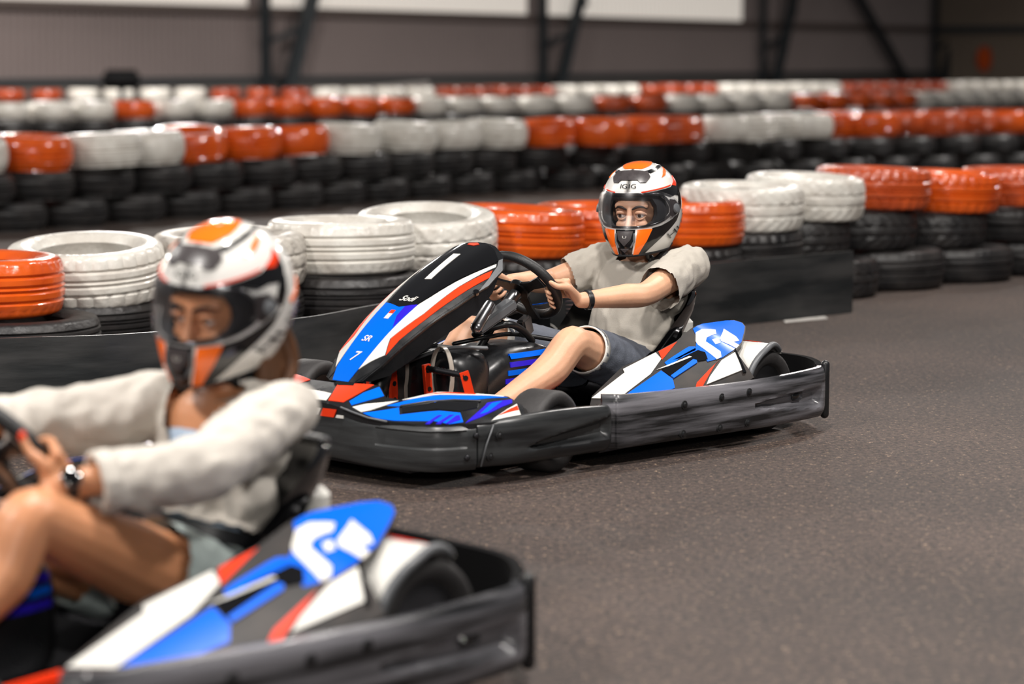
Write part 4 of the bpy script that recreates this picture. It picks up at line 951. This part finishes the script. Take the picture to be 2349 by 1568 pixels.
# shoes and wristband
for a, d in ((anL, toL), (anR, toR)):
    bm = bmesh.new(); limb(bm, [a + Vector((-.03, 0, -.035)), a.lerp(d, .5) + Vector((0, 0, -.018)), d + Vector((.02, 0, -.008))], [.036, .041, .034]); 
    for v in bm.verts: v.co.z = max(v.co.z, .056)
    fin(bm, 'shoe', 'white', man)
c = wrL.lerp(elL, .10); d = (elL-wrL).normalized()
bm = bmesh.new(); tube(bm, [c - d*.009, c - d*.006, c + d*.006, c + d*.009], [.0285, .0315, .0315, .0285], 24); fin(bm, 'wristband', 'black', man, sharp=40)

# --- driver in the white blouse
wom = empty('person', KB[0], KB[1]); wom['skin'] = 'skin_tan'
tag(wom, 'blurred driver in a white blouse and pale shorts at lower left', 'person')
WH = head_matrix(HB)
shL, elL, wrL = Vector((.135, .158, .474)), Vector((.400, .255, .436)), Vector((.658, .170, .412))
shR, elR, wrR = Vector((.172, -.140, .476)), Vector((.42, -.215, .470)), Vector((.60, -.17, .472))
hpL, knL, anL, toL = Vector((.27, .10, .150)), Vector((.722, .205, .375)), Vector((1.00, .19, .12)), Vector((1.13, .19, .13))
hpR, knR, anR, toR = Vector((.27, -.085, .150)), Vector((.72, -.10, .335)), Vector((1.00, -.16, .12)), Vector((1.13, -.17, .13))
bm = bmesh.new(); add_head(bm, WH)
limb(bm, [(.125, .005, .475), (.13, .012, .535), (.135, .02, .62)], [.055, .044, .046])
ellip(bm, (.145, .0, .42), (.078, .132, .105)); ellip(bm, (.18, 0, .30), (.072, .105, .13)); ellip(bm, (.22, 0, .175), (.105, .135, .075))
for a, b, c in ((shL, elL, wrL), (shR, elR, wrR)):
    limb(bm, [a, a.lerp(b, .5), b, b.lerp(c, .3), b.lerp(c, .75), c], [.044, .038, .033, .034, .027, .0215])
for a, b, c, d in ((hpL, knL, anL, toL), (hpR, knR, anR, toR)):
    bk = Vector((-.02, 0, -.02))
    limb(bm, [a, a.lerp(b, .45), a.lerp(b, .88), b + Vector((.012, 0, -.004)), b.lerp(c, .30) + bk, b.lerp(c, .7) + bk*.3, c], [.082, .076, .056, .051, .053, .036, .030])
    limb(bm, [c, c.lerp(d, .6), d], [.032, .034, .026])
tip = add_hand(bm, ringp(-8), ringt(-8), wrL - ringp(-8) + Vector((-.01, .03, 0)), wrL, .9)
add_hand(bm, ringp(176), -ringt(176), wrR - ringp(176) + Vector((-.01, -.03, 0)), wrR, .9)
link('body', remesh(bm, .0045, 4, .5), 'skin_tan', wom)
face_parts(wom, WH)
bm = bmesh.new(); ellip(bm, tip, (.007, .007, .011)); fin(bm, 'thumb_nail', 'nail', wom)
# hair below the helmet
bm = bmesh.new()
for k in range(12):
    y = -.06 + k*.0135; p0 = WH @ Vector((-.085+.01*(k % 3), y, -.06)); p1 = WH @ Vector((-.085, y*1.05, -.13)); p2 = Vector((.06+.006*(k % 2), .02+y*.95, .50)); p3 = Vector((.065, .02+y*.9, .45))
    limb(bm, [p0, p1, p2, p3], [.018, .017, .014, .006], 5, 8)
for k in range(4): limb(bm, [WH @ Vector((.0-.02*k, .075, -.07)), WH @ Vector((-.01-.02*k, .08, -.13)), Vector((.115-.018*k, .085, .50)), Vector((.12-.018*k, .09, .46))], [.014, .015, .013, .005], 5, 8)
fin(bm, 'hair', 'hair', wom)
# camisole, blouse with open collar and rolled cuffs
bm = bmesh.new(); ellip(bm, (.15, .0, .40), (.085, .130, .085)); ellip(bm, (.185, 0, .30), (.078, .11, .12)); me = remesh(bm, .007, 6); link('camisole', me, 'lace', wom)
bm = bmesh.new()
ellip(bm, (.135, 0, .425), (.098, .168, .112)); ellip(bm, (.165, .0, .32), (.105, .150, .13)); ellip(bm, (.205, .0, .245), (.125, .148, .075)); ellip(bm, (.12, 0, .490), (.082, .150, .056))
for a, b, c in ((shL, elL, wrL), (shR, elR, wrR)):
    dn = Vector((0, 0, -.012)); limb(bm, [a - (b-a)*.2, a, a.lerp(b, .5)+dn, b+dn, b.lerp(c, .40)+dn*.8, b.lerp(c, .74)+dn*.5], [.056, .060, .060, .055, .050, .047])
limb(bm, [(.115, .01, .49), (.12, .014, .535)], [.074, .066])
me = remesh(bm, .006, 8)
def keep_bl(c):
    for a, b, w_ in ((shL, elL, wrL), (shR, elR, wrR)):
        d = (w_-b).normalized()
        if (c-b).dot(d) > .68*(w_-b).length and c.y*b.y > 0 and abs(c.y) > .1: return False
    q = Vector((.21, .0, .0)); z = c.z
    if c.z > .535 and abs(c.y-.012) < .095: return False
    if (c - Vector((.125, .013, .53))).length < .058 and c.z > .50: return False
    if c.x > .15 and .39 < z < .55 and abs(c.y - .005) < (z-.362)*.62: return False
    return c.z > .266 + .33*(c.x-.212)
cloth_cut(me, keep_bl)
ripple(me, .014, 10, 8, (1.0, 1.6, 1.0), lambda c: .7 + .8*max(0, min(1, (.42-c.z)/.1)))
ripple(me, .008, 19, 4, (.7, 1.5, .7))
link('blouse', me, 'blouse', wom)
for s in (1, -1):                                   # collar leaves
    bm = bmesh.new(); rs = []
    for k in range(9):
        f = k/8; a = R(180 - 150*f); ctr = Vector((.122, .012, .515 - .045*f)); o_ = Vector((math.cos(a)*.072, s*math.sin(a)*.074, 0))
        rs.append([ctr + o_*.93 + Vector((0, 0, .024)), ctr + o_*1.02 + Vector((0, 0, .030)), ctr + o_*1.28 + Vector((0, 0, -.010-.012*f)), ctr + o_*1.22 + Vector((0, 0, -.016-.012*f))])
    rings(bm, rs); fin(bm, 'collar', 'blouse', wom)
for b, c in ((elL, wrL), (elR, wrR)):
    q = b.lerp(c, .68) + Vector((0, 0, -.006)); d = (c-b).normalized(); u = d.orthogonal().normalized(); v = d.cross(u); bm = bmesh.new(); rs = []
    for f, r in ((-.030, .054), (-.02, .058), (0, .058), (.008, .054), (.006, .046), (-.03, .046)): rs.append([q + d*f + (u*math.cos(2*PI*k/28) + v*math.sin(2*PI*k/28))*(r + .003*math.sin(k*2.3)) for k in range(28)])
    rings(bm, rs + [rs[0]], cap=False); fin(bm, 'rolled_cuff', 'blouse', wom, weld=1e-5)
# shorts, belt, watch, shoes
bm = bmesh.new(); ellip(bm, (.228, 0, .195), (.125, .155, .088))
for a, b in ((hpL, knL), (hpR, knR)): limb(bm, [a, a.lerp(b, .2), a.lerp(b, .36)], [.100, .098, .094])
me = remesh(bm, .007, 6); cloth_cut(me, lambda c: not any((c-a).dot((b-a).normalized()) > .34*(b-a).length and c.y*a.y > 0 for a, b in ((hpL, knL), (hpR, knR))))
ripple(me, .006, 14, 6); link('shorts', me, 'denim', wom)
bm = bmesh.new(); rs = []
for k in range(41):
    a = 2*PI*k/40; ctr = Vector((.212, 0, .248)); tl = Vector((.9, 0, .30)).normalized()
    o_ = tl*math.cos(a)*.118 + Vector((0, 1, 0))*math.sin(a)*.154; upv = Vector((-.3, 0, .95)); ou = o_.normalized()*.005
    rs.append([ctr + o_ - upv*.015, ctr + o_ + ou - upv*.015, ctr + o_ + ou + upv*.015, ctr + o_ + upv*.015])
rings(bm, rs, cap=False); be = fin(bm, 'belt', 'black', wom, sharp=40)
bm = bmesh.new(); box(bm, (.325, .03, .285), (.012, .05, .036), Euler((0, R(-18), R(12))), .004); fin(bm, 'belt_buckle', 'metal', be, False)
c = wrL.lerp(elL, .12); d = (elL-wrL).normalized()
bm = bmesh.new(); tube(bm, [c - d*.011, c - d*.008, c + d*.008, c + d*.011], [.026, .0285, .0285, .026], 24); wt_ = fin(bm, 'watch', 'black', wom, sharp=40)
u = Vector((0.25, .75, .6)); u = (u - d*u.dot(d)).normalized()
bm = bmesh.new(); tube(bm, [c + u*.025, c + u*.034, c + u*.036], [.018, .018, .015], 24); fin(bm, 'watch_face', 'gloss', wt_, sharp=40)
bm = bmesh.new(); tube(bm, [c + u*.024, c + u*.031], .0195, 24); fin(bm, 'watch_case', 'metal', wt_, sharp=40)
for a, d in ((anL, toL), (anR, toR)):
    bm = bmesh.new(); limb(bm, [a + Vector((-.03, 0, -.035)), a.lerp(d, .5) + Vector((0, 0, -.018)), d + Vector((.02, 0, -.008))], [.035, .039, .033])
    for v in bm.verts: v.co.z = max(v.co.z, .056)
    fin(bm, 'shoe', 'white', wom)
